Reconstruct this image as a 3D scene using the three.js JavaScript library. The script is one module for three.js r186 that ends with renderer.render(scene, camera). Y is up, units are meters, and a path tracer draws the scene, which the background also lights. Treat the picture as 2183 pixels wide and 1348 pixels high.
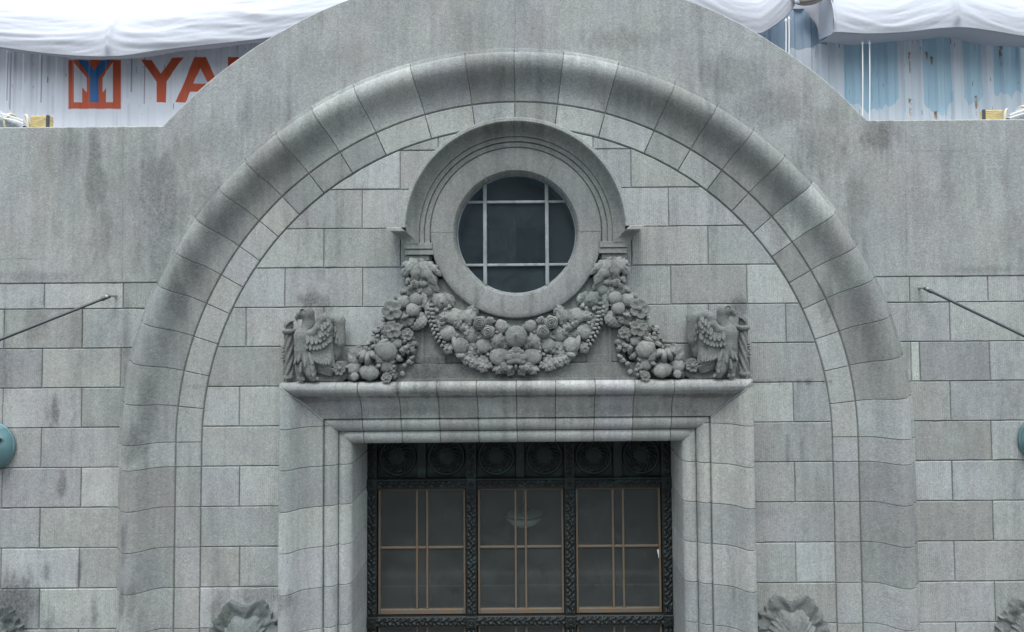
import * as THREE from 'three';
import { MarchingCubes } from 'three/addons/objects/MarchingCubes.js';
import { mergeGeometries, mergeVertices, toCreasedNormals } from 'three/addons/utils/BufferGeometryUtils.js';

// ---------------------------------------------------------------- camera, sky, sun, exposure
const rad = (d) => d * Math.PI / 180;
const H = 6.4, D = 7.83, CX = 0.2456, F = 1456;      // eye height, distance to the wall, offset from the arch axis, focal length
const scene = new THREE.Scene();
const camera = new THREE.PerspectiveCamera(2 * Math.atan(674 / F) * 180 / Math.PI, 2183 / 1348, 0.1, 400);
camera.position.set(CX, H, D);
camera.rotation.set(rad(2.3), 0, rad(-0.45), 'YXZ');
camera.setViewOffset(2183, 1348, 1091.5 - 1145.54, 674 - 581.52, 2183, 1348);
const renderer = new THREE.WebGLRenderer();
renderer.toneMapping = THREE.LinearToneMapping;
renderer.toneMappingExposure = 1.26;
renderer.shadowMap.enabled = true;
{
  const W = 256, Hh = 128, data = new Float32Array(W * Hh * 4);
  for (let j = 0; j < Hh; j++) for (let i = 0; i < W; i++) {
    const e = ((j + 0.5) / Hh - 0.5) * Math.PI, s = Math.max(0, Math.sin(e));
    const L = 2.55 * (1 + 4.6 * s) / 5.6;            // an overcast sky, brightest overhead
    const o = (j * W + i) * 4;
    data[o] = L * 0.925; data[o + 1] = L * 1.0; data[o + 2] = L * 1.05; data[o + 3] = 1;
  }
  const sky = new THREE.DataTexture(data, W, Hh, THREE.RGBAFormat, THREE.FloatType);
  sky.mapping = THREE.EquirectangularReflectionMapping; sky.magFilter = THREE.LinearFilter; sky.needsUpdate = true;
  scene.background = sky; scene.environment = sky;
}
const sun = new THREE.DirectionalLight(0xfff8ee, 1.5);
sun.position.set(-2, 36, 17); sun.target.position.set(0, 6, 0);
sun.shadow.radius = 36; sun.castShadow = true; sun.shadow.mapSize.set(2048, 2048);
Object.assign(sun.shadow.camera, { left: -10, right: 10, top: 10, bottom: -10, near: 1, far: 80 });
scene.add(sun, sun.target);

// ---------------------------------------------------------------- helpers
let seed = 7;
const rnd = () => { seed = (seed + 0x6d2b79f5) | 0; let t = Math.imul(seed ^ (seed >>> 15), 1 | seed); t = (t + Math.imul(t ^ (t >>> 7), 61 | t)) ^ t; return ((t ^ (t >>> 14)) >>> 0) / 4294967296; };
const rr = (a, b) => a + (b - a) * rnd(), pick = (l) => l[Math.floor(rnd() * l.length)];
const lerp = (a, b, t) => a + (b - a) * t, clamp = (x, a, b) => Math.min(b, Math.max(a, x));
const smooth = (a, b, x) => { const t = clamp((x - a) / (b - a), 0, 1); return t * t * (3 - 2 * t); };
const hash = (x, y, s) => { let h = Math.imul(x | 0, 374761393) ^ Math.imul(y | 0, 668265263) ^ Math.imul(s | 0, 1442695041); h = Math.imul(h ^ (h >>> 13), 1274126177); return ((h ^ (h >>> 16)) >>> 0) / 4294967296; };
const vn = (x, y, s = 1) => { const i = Math.floor(x), j = Math.floor(y), a = x - i, b = y - j, u = a * a * (3 - 2 * a), v = b * b * (3 - 2 * b); return lerp(lerp(hash(i, j, s), hash(i + 1, j, s), u), lerp(hash(i, j + 1, s), hash(i + 1, j + 1, s), u), v) * 2 - 1; };
const fbm = (x, y, s = 1) => (vn(x, y, s) + 0.5 * vn(x * 2.1, y * 2.1, s + 1) + 0.25 * vn(x * 4.3, y * 4.3, s + 2)) / 1.75;
// measured places: a point of the elevation drawing (2183 x 1348 units) brought to metres on the plane at depth z
const eyeRot = new THREE.Matrix4().makeRotationFromEuler(camera.rotation);
function at(u, v, z = 0) {
  const d = new THREE.Vector3((u - 1145.54) / F, -(v - 581.52) / F, -1).applyMatrix4(eyeRot);
  return new THREE.Vector3(CX, H, D).addScaledVector(d, (z - D) / d.z);
}
const X = (u, v, z = 0) => at(u, v, z).x, Y = (u, v, z = 0) => at(u, v, z).y;
const PX = (z = 0.15) => 1 / 186 * (D - z) / D;       // one drawing unit in metres

const used = new Map();
function named(name) { const n = used.get(name) ?? 0; used.set(name, n + 1); return n ? `${name}_${String(n).padStart(3, '0')}` : name; }
function mesh(name, g, m, parent) { const o = new THREE.Mesh(g, m); o.name = name; o.castShadow = o.receiveShadow = true; parent.add(o); return o; }
function thing(name, label, category, group) { const o = new THREE.Group(); o.name = named(name); o.userData = { label, category }; if (group) o.userData.group = group; scene.add(o); return o; }
function struct(name, g, m) { const o = mesh(named(name), g, m, scene); o.userData.kind = 'structure'; return o; }
// put a thing's origin at its base
function rebase(o) {
  const b = new THREE.Box3().setFromObject(o), p = new THREE.Vector3((b.min.x + b.max.x) / 2, b.min.y, (b.min.z + b.max.z) / 2);
  for (const c of o.children) c.position.sub(p);
  o.position.copy(p);
}
function uvs(g, kx = 0, ky = 0) {  // uv in metres over the elevation; kx and ky carry it round the returns
  const p = g.attributes.position, a = new Float32Array(p.count * 2);
  for (let i = 0; i < p.count; i++) { a[2 * i] = p.getX(i) + kx * p.getZ(i); a[2 * i + 1] = p.getY(i) + ky * p.getZ(i); }
  g.setAttribute('uv', new THREE.BufferAttribute(a, 2)); return g;
}
function geo(pos, idx) { const g = new THREE.BufferGeometry(); g.setAttribute('position', new THREE.Float32BufferAttribute(pos, 3)); if (idx) g.setIndex(idx); return g; }
function done(g, crease = 0.7, kx = 0, ky = 0) { let h = g.index ? g.toNonIndexed() : g; for (const k of Object.keys(h.attributes)) if (k !== 'position') h.deleteAttribute(k); h = toCreasedNormals(h, crease); return uvs(h, kx, ky); }
function soft(g) { for (const k of Object.keys(g.attributes)) if (k !== 'position') g.deleteAttribute(k); g = mergeVertices(g, 1e-5); g.computeVertexNormals(); return uvs(g); }
function joined(list) { return mergeGeometries(list.map((g) => { g = g.index ? g.toNonIndexed() : g; for (const k of Object.keys(g.attributes)) if (!['position', 'normal', 'uv'].includes(k)) g.deleteAttribute(k); if (!g.attributes.normal) g.computeVertexNormals(); if (!g.attributes.uv) uvs(g); return g; })); }
function flip(g) {  // mirror image about the arch axis
  g = (g.index ? g.toNonIndexed() : g.clone());
  for (const k of ['position', 'normal']) { const a = g.attributes[k]; if (a) for (let i = 0; i < a.count; i++) a.setX(i, -a.getX(i)); }
  for (const k of Object.keys(g.attributes)) { const a = g.attributes[k], n = a.itemSize; for (let i = 0; i < a.count; i += 3) for (let c = 0; c < n; c++) { const t = a.array[(i + 1) * n + c]; a.array[(i + 1) * n + c] = a.array[(i + 2) * n + c]; a.array[(i + 2) * n + c] = t; } }
  return uvs(g);
}
const box = (x0, x1, y0, y1, z0, z1, ch = 0.006) => slab([[x0, y0], [x1, y0], [x1, y1], [x0, y1]], z0, z1, ch);
// a prism with a chamfered front, from an outline that turns left
function slab(poly, z0, z1, ch = 0.006) {
  const n = poly.length, ins = [], out = [];
  for (let i = 0; i < n; i++) {
    const a = poly[(i + n - 1) % n], b = poly[i], c = poly[(i + 1) % n];
    let n1 = [-(b[1] - a[1]), b[0] - a[0]], n2 = [-(c[1] - b[1]), c[0] - b[0]];
    const l1 = Math.hypot(...n1) || 1, l2 = Math.hypot(...n2) || 1; n1 = [n1[0] / l1, n1[1] / l1]; n2 = [n2[0] / l2, n2[1] / l2];
    const k = ch / Math.max(0.3, 1 + n1[0] * n2[0] + n1[1] * n2[1]);
    ins.push([b[0] + (n1[0] + n2[0]) * k, b[1] + (n1[1] + n2[1]) * k]);
  }
  const tri = (a, b, c) => out.push(...a, ...b, ...c), quad = (a, b, c, d) => { tri(a, b, c); tri(a, c, d); };
  const v = ins.map((p) => new THREE.Vector2(...p));
  for (const [a, b, c] of THREE.ShapeUtils.triangulateShape(v, [])) tri([...ins[a], z1], [...ins[b], z1], [...ins[c], z1]);
  for (let i = 0; i < n; i++) {
    const j = (i + 1) % n;
    quad([...poly[i], z1 - ch], [...poly[j], z1 - ch], [...ins[j], z1], [...ins[i], z1]);
    quad([...poly[i], z0], [...poly[j], z0], [...poly[j], z1 - ch], [...poly[i], z1 - ch]);
  }
  const g = geo(out); g.computeVertexNormals(); return uvs(g);
}
// keep the part of a convex outline inside a convex window
function clip(poly, win) {
  let p = poly;
  for (let i = 0; i < win.length && p.length; i++) {
    const a = win[i], b = win[(i + 1) % win.length], q = [];
    const side = (c) => (b[0] - a[0]) * (c[1] - a[1]) - (b[1] - a[1]) * (c[0] - a[0]);
    for (let j = 0; j < p.length; j++) {
      const c = p[j], d = p[(j + 1) % p.length], s = side(c), t = side(d);
      if (s >= 0) q.push(c);
      if ((s < 0) !== (t < 0)) { const k = s / (s - t); q.push([lerp(c[0], d[0], k), lerp(c[1], d[1], k)]); }
    }
    p = q;
  }
  return p.filter((c, i) => { const d = p[(i + 1) % p.length]; return Math.hypot(c[0] - d[0], c[1] - d[1]) > 1e-4; });
}
// a profile moved into the stone by d
const inset = (profile, d) => profile.map((p, i) => {
  const a = profile[Math.max(0, i - 1)], b = profile[Math.min(profile.length - 1, i + 1)], dx = b[0] - a[0], dz = b[1] - a[1], l = Math.hypot(dx, dz) || 1;
  return [p[0] + dz / l * d, p[1] - dx / l * d];
});
// a moulding: profile points [s, z] carried along place(t, s, z), t from t0 to t1, with eased arrises and closed ends
function sweep(profile, place, t0, t1, step, { ease = 0.004, back = -0.06, crease = 0.62, kx = 0, ky = 0 } = {}) {
  const n = profile.length, off = inset(profile, ease);
  const span = t1 - t0, e = Math.min(0.2, ease / Math.max(0.05, step.len ?? 1)), m = Math.max(1, Math.round(step.n)), ts = [[t0, off], [t0 + span * e, profile]];
  for (let i = 1; i < m; i++) ts.push([t0 + span * i / m, profile]);
  ts.push([t1 - span * e, profile], [t1, off]);
  const pos = [], idx = [];
  for (const [t, pr] of ts) for (const [s, z] of pr) pos.push(...place(t, s, z));
  for (let i = 0; i + 1 < ts.length; i++) for (let j = 0; j + 1 < n; j++) { const a = i * n + j, b = a + 1, c = a + n, d = c + 1; idx.push(a, b, d, a, d, c); }
  for (const [t, pr] of [ts[0], ts[ts.length - 1]]) {
    const ring = [...pr, [pr[n - 1][0], Math.min(back, pr[n - 1][1] - 0.001)], [pr[0][0], Math.min(back, pr[0][1] - 0.001)]], o = pos.length / 3;
    for (const [s, z] of ring) pos.push(...place(t, s, z));
    for (const f of THREE.ShapeUtils.triangulateShape(ring.map((p) => new THREE.Vector2(...p)), [])) idx.push(...f.map((k) => k + o));
  }
  return done(geo(pos, idx), crease, kx, ky);
}

// ---------------------------------------------------------------- materials
const lin2s = (x) => { x = clamp(x, 0, 1); return 255 * (x <= 0.0031308 ? 12.92 * x : 1.055 * x ** (1 / 2.4) - 0.055); };
function tex(w, h, f, srgb) {
  const d = new Uint8Array(w * h * 4);
  for (let j = 0; j < h; j++) for (let i = 0; i < w; i++) { const c = f(i, j), o = (j * w + i) * 4; for (let k = 0; k < 3; k++) d[o + k] = srgb ? lin2s(c[k]) : clamp(c[k], 0, 1) * 255; d[o + 3] = 255; }
  const t = new THREE.DataTexture(d, w, h); t.wrapS = t.wrapT = THREE.RepeatWrapping; t.magFilter = THREE.LinearFilter; t.minFilter = THREE.LinearMipmapLinearFilter; t.generateMipmaps = true;
  if (srgb) t.colorSpace = THREE.SRGBColorSpace; t.needsUpdate = true; return t;
}
// weathered face of the building: grain, blotches, rain streaks, staining, and painted shade along the arch roll, laid out over the elevation in metres
const FX0 = -6.5, FY0 = H - 4.3, FW = 13, FH = 8.2;
const stainsAndShade = [ // u, v, half width, half height, strength; those hugging the arch roll are painted shade
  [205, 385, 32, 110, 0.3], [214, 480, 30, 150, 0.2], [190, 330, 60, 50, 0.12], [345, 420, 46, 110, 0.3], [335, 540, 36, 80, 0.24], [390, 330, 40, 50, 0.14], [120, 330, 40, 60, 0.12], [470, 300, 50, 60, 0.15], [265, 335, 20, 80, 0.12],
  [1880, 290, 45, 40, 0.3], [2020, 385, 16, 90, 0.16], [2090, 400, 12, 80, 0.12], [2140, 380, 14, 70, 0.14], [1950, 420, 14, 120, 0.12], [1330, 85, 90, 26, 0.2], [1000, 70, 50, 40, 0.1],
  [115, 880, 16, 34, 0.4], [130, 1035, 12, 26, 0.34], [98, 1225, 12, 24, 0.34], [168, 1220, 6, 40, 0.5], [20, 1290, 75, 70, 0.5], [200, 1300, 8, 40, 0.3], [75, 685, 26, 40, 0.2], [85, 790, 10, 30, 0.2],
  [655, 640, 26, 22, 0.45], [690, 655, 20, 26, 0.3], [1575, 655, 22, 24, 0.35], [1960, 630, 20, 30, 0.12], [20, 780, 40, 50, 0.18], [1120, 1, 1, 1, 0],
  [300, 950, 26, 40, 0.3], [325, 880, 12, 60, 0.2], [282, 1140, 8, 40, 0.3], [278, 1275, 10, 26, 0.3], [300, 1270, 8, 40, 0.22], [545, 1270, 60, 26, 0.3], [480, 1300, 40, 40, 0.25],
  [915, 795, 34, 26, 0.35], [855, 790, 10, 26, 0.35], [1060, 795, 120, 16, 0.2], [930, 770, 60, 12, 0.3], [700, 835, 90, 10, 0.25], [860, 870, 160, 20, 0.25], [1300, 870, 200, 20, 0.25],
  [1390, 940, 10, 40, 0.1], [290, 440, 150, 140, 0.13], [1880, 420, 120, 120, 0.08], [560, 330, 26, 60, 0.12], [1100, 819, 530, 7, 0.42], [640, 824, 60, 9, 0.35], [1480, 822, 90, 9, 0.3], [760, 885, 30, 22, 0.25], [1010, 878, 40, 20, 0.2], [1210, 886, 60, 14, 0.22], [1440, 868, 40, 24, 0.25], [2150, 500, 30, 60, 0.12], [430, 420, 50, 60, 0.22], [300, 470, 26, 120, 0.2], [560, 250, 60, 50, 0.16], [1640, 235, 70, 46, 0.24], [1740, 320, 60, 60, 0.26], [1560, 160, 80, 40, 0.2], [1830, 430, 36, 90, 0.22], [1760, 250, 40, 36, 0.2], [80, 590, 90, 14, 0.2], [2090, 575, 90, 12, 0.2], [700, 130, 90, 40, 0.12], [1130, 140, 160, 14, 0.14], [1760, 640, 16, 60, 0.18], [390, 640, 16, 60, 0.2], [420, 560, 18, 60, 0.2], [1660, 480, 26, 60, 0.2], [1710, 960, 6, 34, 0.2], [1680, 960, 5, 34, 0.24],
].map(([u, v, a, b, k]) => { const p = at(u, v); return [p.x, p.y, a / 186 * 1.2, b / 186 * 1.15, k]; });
const FTW = 2048, FTH = 1292;
const stainShadeAt = new Float32Array(FTW * FTH);
for (const [sx, sy, a, b, k] of stainsAndShade) {
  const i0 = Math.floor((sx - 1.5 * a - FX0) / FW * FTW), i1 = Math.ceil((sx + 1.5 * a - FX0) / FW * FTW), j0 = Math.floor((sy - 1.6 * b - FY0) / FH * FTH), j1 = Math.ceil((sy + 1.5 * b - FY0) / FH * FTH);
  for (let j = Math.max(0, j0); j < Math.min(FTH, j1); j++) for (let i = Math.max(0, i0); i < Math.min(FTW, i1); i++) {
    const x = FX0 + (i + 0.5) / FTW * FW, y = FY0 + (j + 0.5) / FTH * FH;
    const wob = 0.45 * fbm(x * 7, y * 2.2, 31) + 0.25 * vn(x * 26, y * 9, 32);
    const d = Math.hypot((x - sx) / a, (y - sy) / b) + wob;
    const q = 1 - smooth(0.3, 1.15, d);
    stainShadeAt[j * FTW + i] = Math.max(stainShadeAt[j * FTW + i], Math.min(0.66, k * 1.6) * q * (0.72 + 0.28 * vn(x * 60, y * 60, 33)));
  }
}
const cracks = [[262, 268, 262, 603], [1930, 262, 1932, 590], [1098, 2, 1097, 104], [0, 552, 90, 552], [1932, 322, 2120, 322]].map(([a, b, c, d]) => [at(a, b), at(c, d)]);
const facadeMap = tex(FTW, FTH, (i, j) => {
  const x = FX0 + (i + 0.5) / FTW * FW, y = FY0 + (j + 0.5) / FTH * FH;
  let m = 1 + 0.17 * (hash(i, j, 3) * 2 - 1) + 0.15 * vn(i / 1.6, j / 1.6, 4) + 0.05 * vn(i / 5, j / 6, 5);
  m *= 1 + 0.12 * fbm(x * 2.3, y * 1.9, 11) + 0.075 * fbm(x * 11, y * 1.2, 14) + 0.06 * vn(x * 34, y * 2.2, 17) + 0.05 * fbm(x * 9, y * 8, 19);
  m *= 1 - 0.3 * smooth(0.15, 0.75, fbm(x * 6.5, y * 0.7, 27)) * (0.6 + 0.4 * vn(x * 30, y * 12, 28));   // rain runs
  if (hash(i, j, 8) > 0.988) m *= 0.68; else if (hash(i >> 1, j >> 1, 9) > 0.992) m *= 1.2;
  m *= 1 - stainShadeAt[j * FTW + i];
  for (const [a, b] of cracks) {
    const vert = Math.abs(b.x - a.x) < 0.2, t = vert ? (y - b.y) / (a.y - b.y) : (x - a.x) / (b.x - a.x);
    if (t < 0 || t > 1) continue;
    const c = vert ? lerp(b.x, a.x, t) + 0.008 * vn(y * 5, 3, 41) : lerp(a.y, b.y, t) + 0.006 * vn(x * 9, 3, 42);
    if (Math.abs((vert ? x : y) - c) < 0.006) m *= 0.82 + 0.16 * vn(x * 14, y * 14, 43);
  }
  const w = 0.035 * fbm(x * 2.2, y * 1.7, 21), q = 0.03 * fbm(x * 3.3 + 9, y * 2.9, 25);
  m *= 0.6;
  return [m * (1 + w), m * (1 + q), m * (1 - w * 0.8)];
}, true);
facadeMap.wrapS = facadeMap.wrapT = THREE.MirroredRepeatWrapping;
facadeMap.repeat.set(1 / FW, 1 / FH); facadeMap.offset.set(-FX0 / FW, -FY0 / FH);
// drove-worked face: upright combed ribs, worn away in places (1.1 m tile), and a plain pitted face
const ribTile = tex(1024, 1024, (i, j) => {
  const p = i / 1024 * 50, f = p - Math.floor(p), col = Math.floor(p), wear = 0.55 + 0.45 * vn(i / 90, j / 120, 51);
  const rib = Math.min(1, 3.2 * Math.min(f, 1 - f)) * (0.75 + 0.35 * hash(col, Math.floor(j / 170 + hash(col, 1, 52) * 6), 53));
  const h = 0.2 + 0.55 * rib * wear + 0.5 * (1 - wear) * 0.6 + 0.16 * vn(i / 3, j / 4, 54) + 0.12 * (hash(i, j, 55) - 0.5);
  return [h, h, h];
});
ribTile.repeat.set(1 / 1.1, 1 / 1.1);
const pitTile = tex(1024, 1024, (i, j) => { const h = 0.5 + 0.2 * vn(i / 3.2, j / 3.2, 61) + 0.12 * vn(i / 9, j / 9, 62) + 0.2 * (hash(i, j, 63) - 0.5) - (hash(i >> 2, j >> 2, 64) > 0.985 ? 0.4 : 0); return [h, h, h]; });
pitTile.repeat.set(1 / 1.1, 1 / 1.1);
const stoneCache = new Map();
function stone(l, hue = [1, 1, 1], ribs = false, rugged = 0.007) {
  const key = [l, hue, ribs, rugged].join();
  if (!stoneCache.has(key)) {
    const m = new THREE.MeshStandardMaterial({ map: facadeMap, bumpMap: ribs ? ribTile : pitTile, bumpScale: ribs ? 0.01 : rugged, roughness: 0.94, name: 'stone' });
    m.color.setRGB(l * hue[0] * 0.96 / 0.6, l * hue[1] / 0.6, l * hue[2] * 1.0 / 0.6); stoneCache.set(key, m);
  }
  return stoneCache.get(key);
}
const HUES = [[0.985, 1.008, 0.985], [0.995, 0.998, 1.02], [1.006, 1.005, 0.975], [0.98, 1.004, 1.01], [1.0, 1, 0.998]];
const wallTone = () => stone(pick([0.3, 0.33, 0.35, 0.365, 0.38, 0.41]), pick(HUES), true);
const archTone = (light) => stone(light ? pick([0.35, 0.37]) : pick([0.24, 0.255, 0.27, 0.285]), pick([HUES[0], HUES[3], HUES[4]]));
const M = {};
{
  const S = (o) => new THREE.MeshStandardMaterial(o), c = (r, g, b) => new THREE.Color().setRGB(r, g, b);
  M.mortar = S({ color: c(0.19, 0.2, 0.195), roughness: 1 });
  M.carved = stone(0.222, [0.985, 1.01, 0.985], false, 0.016);
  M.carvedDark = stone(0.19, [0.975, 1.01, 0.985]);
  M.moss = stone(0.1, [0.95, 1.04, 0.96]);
  M.plaster = stone(0.335, [0.99, 1, 1.005]);
  const patina = tex(512, 512, (i, j) => { const x = i / 512, a = smooth(0.05, 0.7, fbm(i / 60, j / 45, 71) + 0.25 * vn(i / 5, j / 9, 72)), g = 1 + 0.3 * (hash(i, j, 73) - 0.5); return [lerp(0.02, 0.03, a) * g, lerp(0.025, 0.05, a) * g, lerp(0.026, 0.052, a) * g]; }, true);
  M.bronze = S({ map: patina, roughness: 0.55, metalness: 0.25 });
  const rust = tex(256, 256, (i, j) => { const a = smooth(-0.5, 0.7, fbm(i / 30, j / 60, 76)), g = 1 + 0.25 * (hash(i, j, 77) - 0.5); return [lerp(0.135, 0.165, a) * g, lerp(0.116, 0.11, a) * g, lerp(0.092, 0.07, a) * g]; }, true);
  M.sash = S({ map: rust, roughness: 0.8 });
  const leadMap = tex(256, 256, (i, j) => { const a = 0.85 + 0.3 * fbm(i / 14, j / 30, 79) + 0.25 * (hash(i, j, 80) - 0.5); return [0.3 * a, 0.34 * a, 0.365 * a]; }, true);
  M.lead = S({ map: leadMap, roughness: 0.8 });
  const paneHaze = tex(512, 512, (i, j) => { const h = 0.952 - 0.018 * fbm(i / 90, j / 60, 93) - 0.008 * vn(i / 9, j / 14, 94) - 0.006 * hash(i, j, 95); return [h, h, h]; });  // pale haze put into the panes in place of weak reflections
  paneHaze.repeat.set(0.6, 0.6);
  M.glass = new THREE.MeshPhysicalMaterial({ color: c(0.66, 0.75, 0.76), transmission: 1, transmissionMap: paneHaze, thickness: 0, roughness: 0.06, ior: 1.45 });
  M.blueGlass = M.glass.clone(); M.blueGlass.color.setRGB(0.5, 0.7, 0.8);
  M.room = S({ color: c(0.28, 0.27, 0.25), roughness: 1 });
  M.shade = S({ color: c(0.7, 0.7, 0.66), roughness: 0.4 });
  M.brass = S({ color: c(0.4, 0.33, 0.2), roughness: 0.4, metalness: 0.6 });
  M.steel = S({ color: c(0.07, 0.08, 0.09), roughness: 0.45, metalness: 0.5 });
  M.bolt = S({ color: c(0.4, 0.4, 0.36), roughness: 0.4, metalness: 0.6 });
  const teal = tex(256, 256, (i, j) => { const a = 0.9 + 0.35 * fbm(i / 26, j / 60, 83) + 0.14 * (hash(i, j, 84) - 0.5); return [0.12 * a, 0.235 * a, 0.26 * a]; }, true);
  M.teal = S({ map: teal, roughness: 0.42 });
  M.dark = S({ color: c(0.02, 0.025, 0.03), roughness: 0.8 });
  M.rope = S({ color: c(0.8, 0.8, 0.8), roughness: 0.8 });
  const weave = tex(512, 512, (i, j) => { const h = 0.5 + 0.3 * fbm(i / 22, j / 22, 88) + 0.2 * (hash(i, j, 89) - 0.5); return [h, h, h]; });
  M.tarp = S({ color: c(0.46, 0.48, 0.545), roughness: 0.75, side: THREE.DoubleSide, bumpMap: weave, bumpScale: 0.004 });
  const wood = tex(256, 256, (i, j) => { const a = 0.85 + 0.3 * vn(i / 40, j / 3, 91) + 0.2 * vn(i / 12, j / 1.5, 92); return [0.56 * a, 0.45 * a, 0.22 * a]; }, true);
  wood.repeat.set(3, 3); M.wood = S({ map: wood, roughness: 0.8 });
  M.band = S({ color: c(0.62, 0.57, 0.4), roughness: 0.8 });
  M.wrap = S({ color: c(0.3, 0.32, 0.35), roughness: 0.35, bumpMap: weave, bumpScale: 0.02 });
  M.jute = S({ color: c(0.46, 0.42, 0.4), roughness: 0.95, bumpMap: weave, bumpScale: 0.01 });
  M.asphalt = S({ color: c(0.075, 0.075, 0.075), roughness: 0.95 });
  M.paving = S({ color: c(0.13, 0.13, 0.13), roughness: 0.95 });
  M.kerb = S({ color: c(0.34, 0.34, 0.33), roughness: 0.9 });
}
// ---------------------------------------------------------------- ground
struct('street', new THREE.PlaneGeometry(160, 160).rotateX(-Math.PI / 2).translate(0, 0, 60), M.asphalt);
struct('pavement', slab([[-30, 0], [30, 0], [30, 0.14], [-30, 0.14]], 0.1, 6.2, 0.02), M.paving);
struct('kerb', slab([[-30, 0], [30, 0], [30, 0.15], [-30, 0.15]], 6.205, 6.5, 0.03), M.kerb);

// ---------------------------------------------------------------- main lines of the front
const YC = H - 1.582, R_IN = 3.59, R_MID = 3.88, R_OUT = 4.49, PAR_R = 5.457;
const B = (i) => H + 0.3897 - 0.4497 * i;              // bed joint i of the coursing, counted down from the oculus
const EAVE = H + 2.047, BAND = H + 0.235, G = 0.0055;  // eaves, foot of the rendered parapet, half a joint
const ZS = 0.24, W0 = (X(1612, 1000, ZS) - X(592, 1000, ZS)) / 2, YL = Y(1100, 814, ZS), DEEP = 0.735, ZW = -0.8, WIN = W0 - DEEP;
const SILL = 0.9, OC = at(1100, 496, 0.15), ocx = OC.x, ocy = OC.y;
const circle = (cx, cy, r, n = 72) => Array.from({ length: n }, (_, i) => [cx + r * Math.cos(i / n * 2 * Math.PI), cy + r * Math.sin(i / n * 2 * Math.PI)]);

// ---------------------------------------------------------------- the ashlar wall
const wall = thing('stone_wall', 'pale grey ashlar stone front wall with combed blocks around the great arch', 'wall');
{ // bedding mortar and rubble core with the two openings
  const s = new THREE.Shape([[-11, 0], [11, 0], [11, EAVE - 0.02], [-11, EAVE - 0.02]].map((p) => new THREE.Vector2(...p)));
  s.holes.push(new THREE.Path([[-W0 + 0.3, SILL], [W0 - 0.3, SILL], [W0 - 0.3, YL - 0.3], [-W0 + 0.3, YL - 0.3]].map((p) => new THREE.Vector2(...p))));
  s.holes.push(new THREE.Path(circle(ocx, ocy, 0.72, 48).map((p) => new THREE.Vector2(...p))));
  mesh('mortar', uvs(new THREE.ExtrudeGeometry(s, { depth: 0.7, bevelEnabled: false }).translate(0, 0, -0.714)), M.mortar, wall);
}
const stadium = [[-R_IN + G, 0], [R_IN - G, 0], ...Array.from({ length: 49 }, (_, i) => { const a = i / 48 * Math.PI; return [(R_IN - 2 * G) * Math.cos(a), YC + (R_IN - 2 * G) * Math.sin(a)]; })];
function rough(poly) { // worn, slightly wandering arrises
  const out = [];
  poly.forEach((p, i) => {
    const q = poly[(i + 1) % poly.length], l = Math.hypot(q[0] - p[0], q[1] - p[1]), n = Math.max(1, Math.round(l / 0.1));
    if (n < 2) { out.push(p); return; }
    for (let k = 0; k < n; k++) { const t = k / n, d = k ? 0.0017 * (rnd() * 2 - 1) + (rnd() > 0.94 ? rr(0.003, 0.008) : 0) : 0; out.push([lerp(p[0], q[0], t) - (q[1] - p[1]) / l * d, lerp(p[1], q[1], t) + (q[0] - p[0]) / l * d]); }
  });
  return out;
}
function block(poly, tone = wallTone()) { if (poly.length > 2) mesh('stone_block', slab(rough(poly), -0.13, rr(-0.002, 0.003), rr(0.004, 0.008)), tone, wall); }
const porthole = circle(ocx, ocy, 0.86, 24), cutBy = (poly, a, b) => clip(poly, [a, b, [(a[0] + b[0]) / 2 - (b[1] - a[1]), (a[1] + b[1]) / 2 + (b[0] - a[0])]]);
{ // field inside the arch
  const jl = { 0: [607, 773], 1: [524, 690], 2: [607], 3: [510], 5: [510], 7: [510], 9: [510], '-1': [690], '-2': [772], '-3': [853], '-4': [934] };
  const jr = { 0: [1430, 1593], 1: [1511, 1676], 2: [1597], 3: [1692], 5: [1695], 7: [1697], 9: [1697], '-1': [1510], '-2': [1425], '-3': [1345], '-4': [1264] };
  for (let i = -5; i <= 11; i++) {
    const y1 = B(i) - G, y0 = Math.max(B(i + 1) + G, 0.02), v = (H - (y0 + y1) / 2) * 186 + 640;
    const cut = [-4, ...(jl[i] ?? []).map((u) => X(u, v)), ...(jr[i] ?? []).map((u) => X(u, v)), 4];
    if (i < 3) { const a = cut.slice(1, -1).filter((x) => x < 0).pop(), b = cut.slice(1, -1).find((x) => x > 0); if (a !== undefined && b - a > 1.3) { const k = Math.round((b - a) / 0.9); for (let q = 1; q < k; q++) cut.push(lerp(a, b, q / k)); } cut.sort((p, q) => p - q); }
    else cut.splice(cut.findIndex((x) => x > 0), 0, -W0 + 0.002, W0 - 0.002);
    for (let k = 0; k + 1 < cut.length; k++) {
      const x0 = cut[k] + G, x1 = cut[k + 1] - G;
      if (i >= 3 && Math.abs(x0 + x1) < 1) continue;    // the doorway
      const p = clip([[x0, y0], [x1, y0], [x1, y1], [x0, y1]], stadium);
      if (p.length < 3) continue;
      if (i > 1 || x1 < ocx - 0.9 || x0 > ocx + 0.9 || y0 > ocy + 0.9 || y1 < ocy - 0.9) { block(p); continue; }
      const bits = []; let left = p;                    // cut round the porthole
      for (let q = 0; q < 24 && left.length > 2; q++) {
        const e0 = porthole[q], e1 = porthole[(q + 1) % 24], far = [[e0[0] + (e0[0] - e1[0]) * 90, e0[1] + (e0[1] - e1[1]) * 90], [e1[0] + (e1[0] - e0[0]) * 90, e1[1] + (e1[1] - e0[1]) * 90]];
        const out = cutBy(left, far[1], far[0]); if (out.length > 2) bits.push(slab(out, -0.13, 0, 0.0004));
        left = cutBy(left, far[0], far[1]);
      }
      if (bits.length) mesh('stone_block', joined(bits), wallTone(), wall);
    }
  }
}
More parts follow.
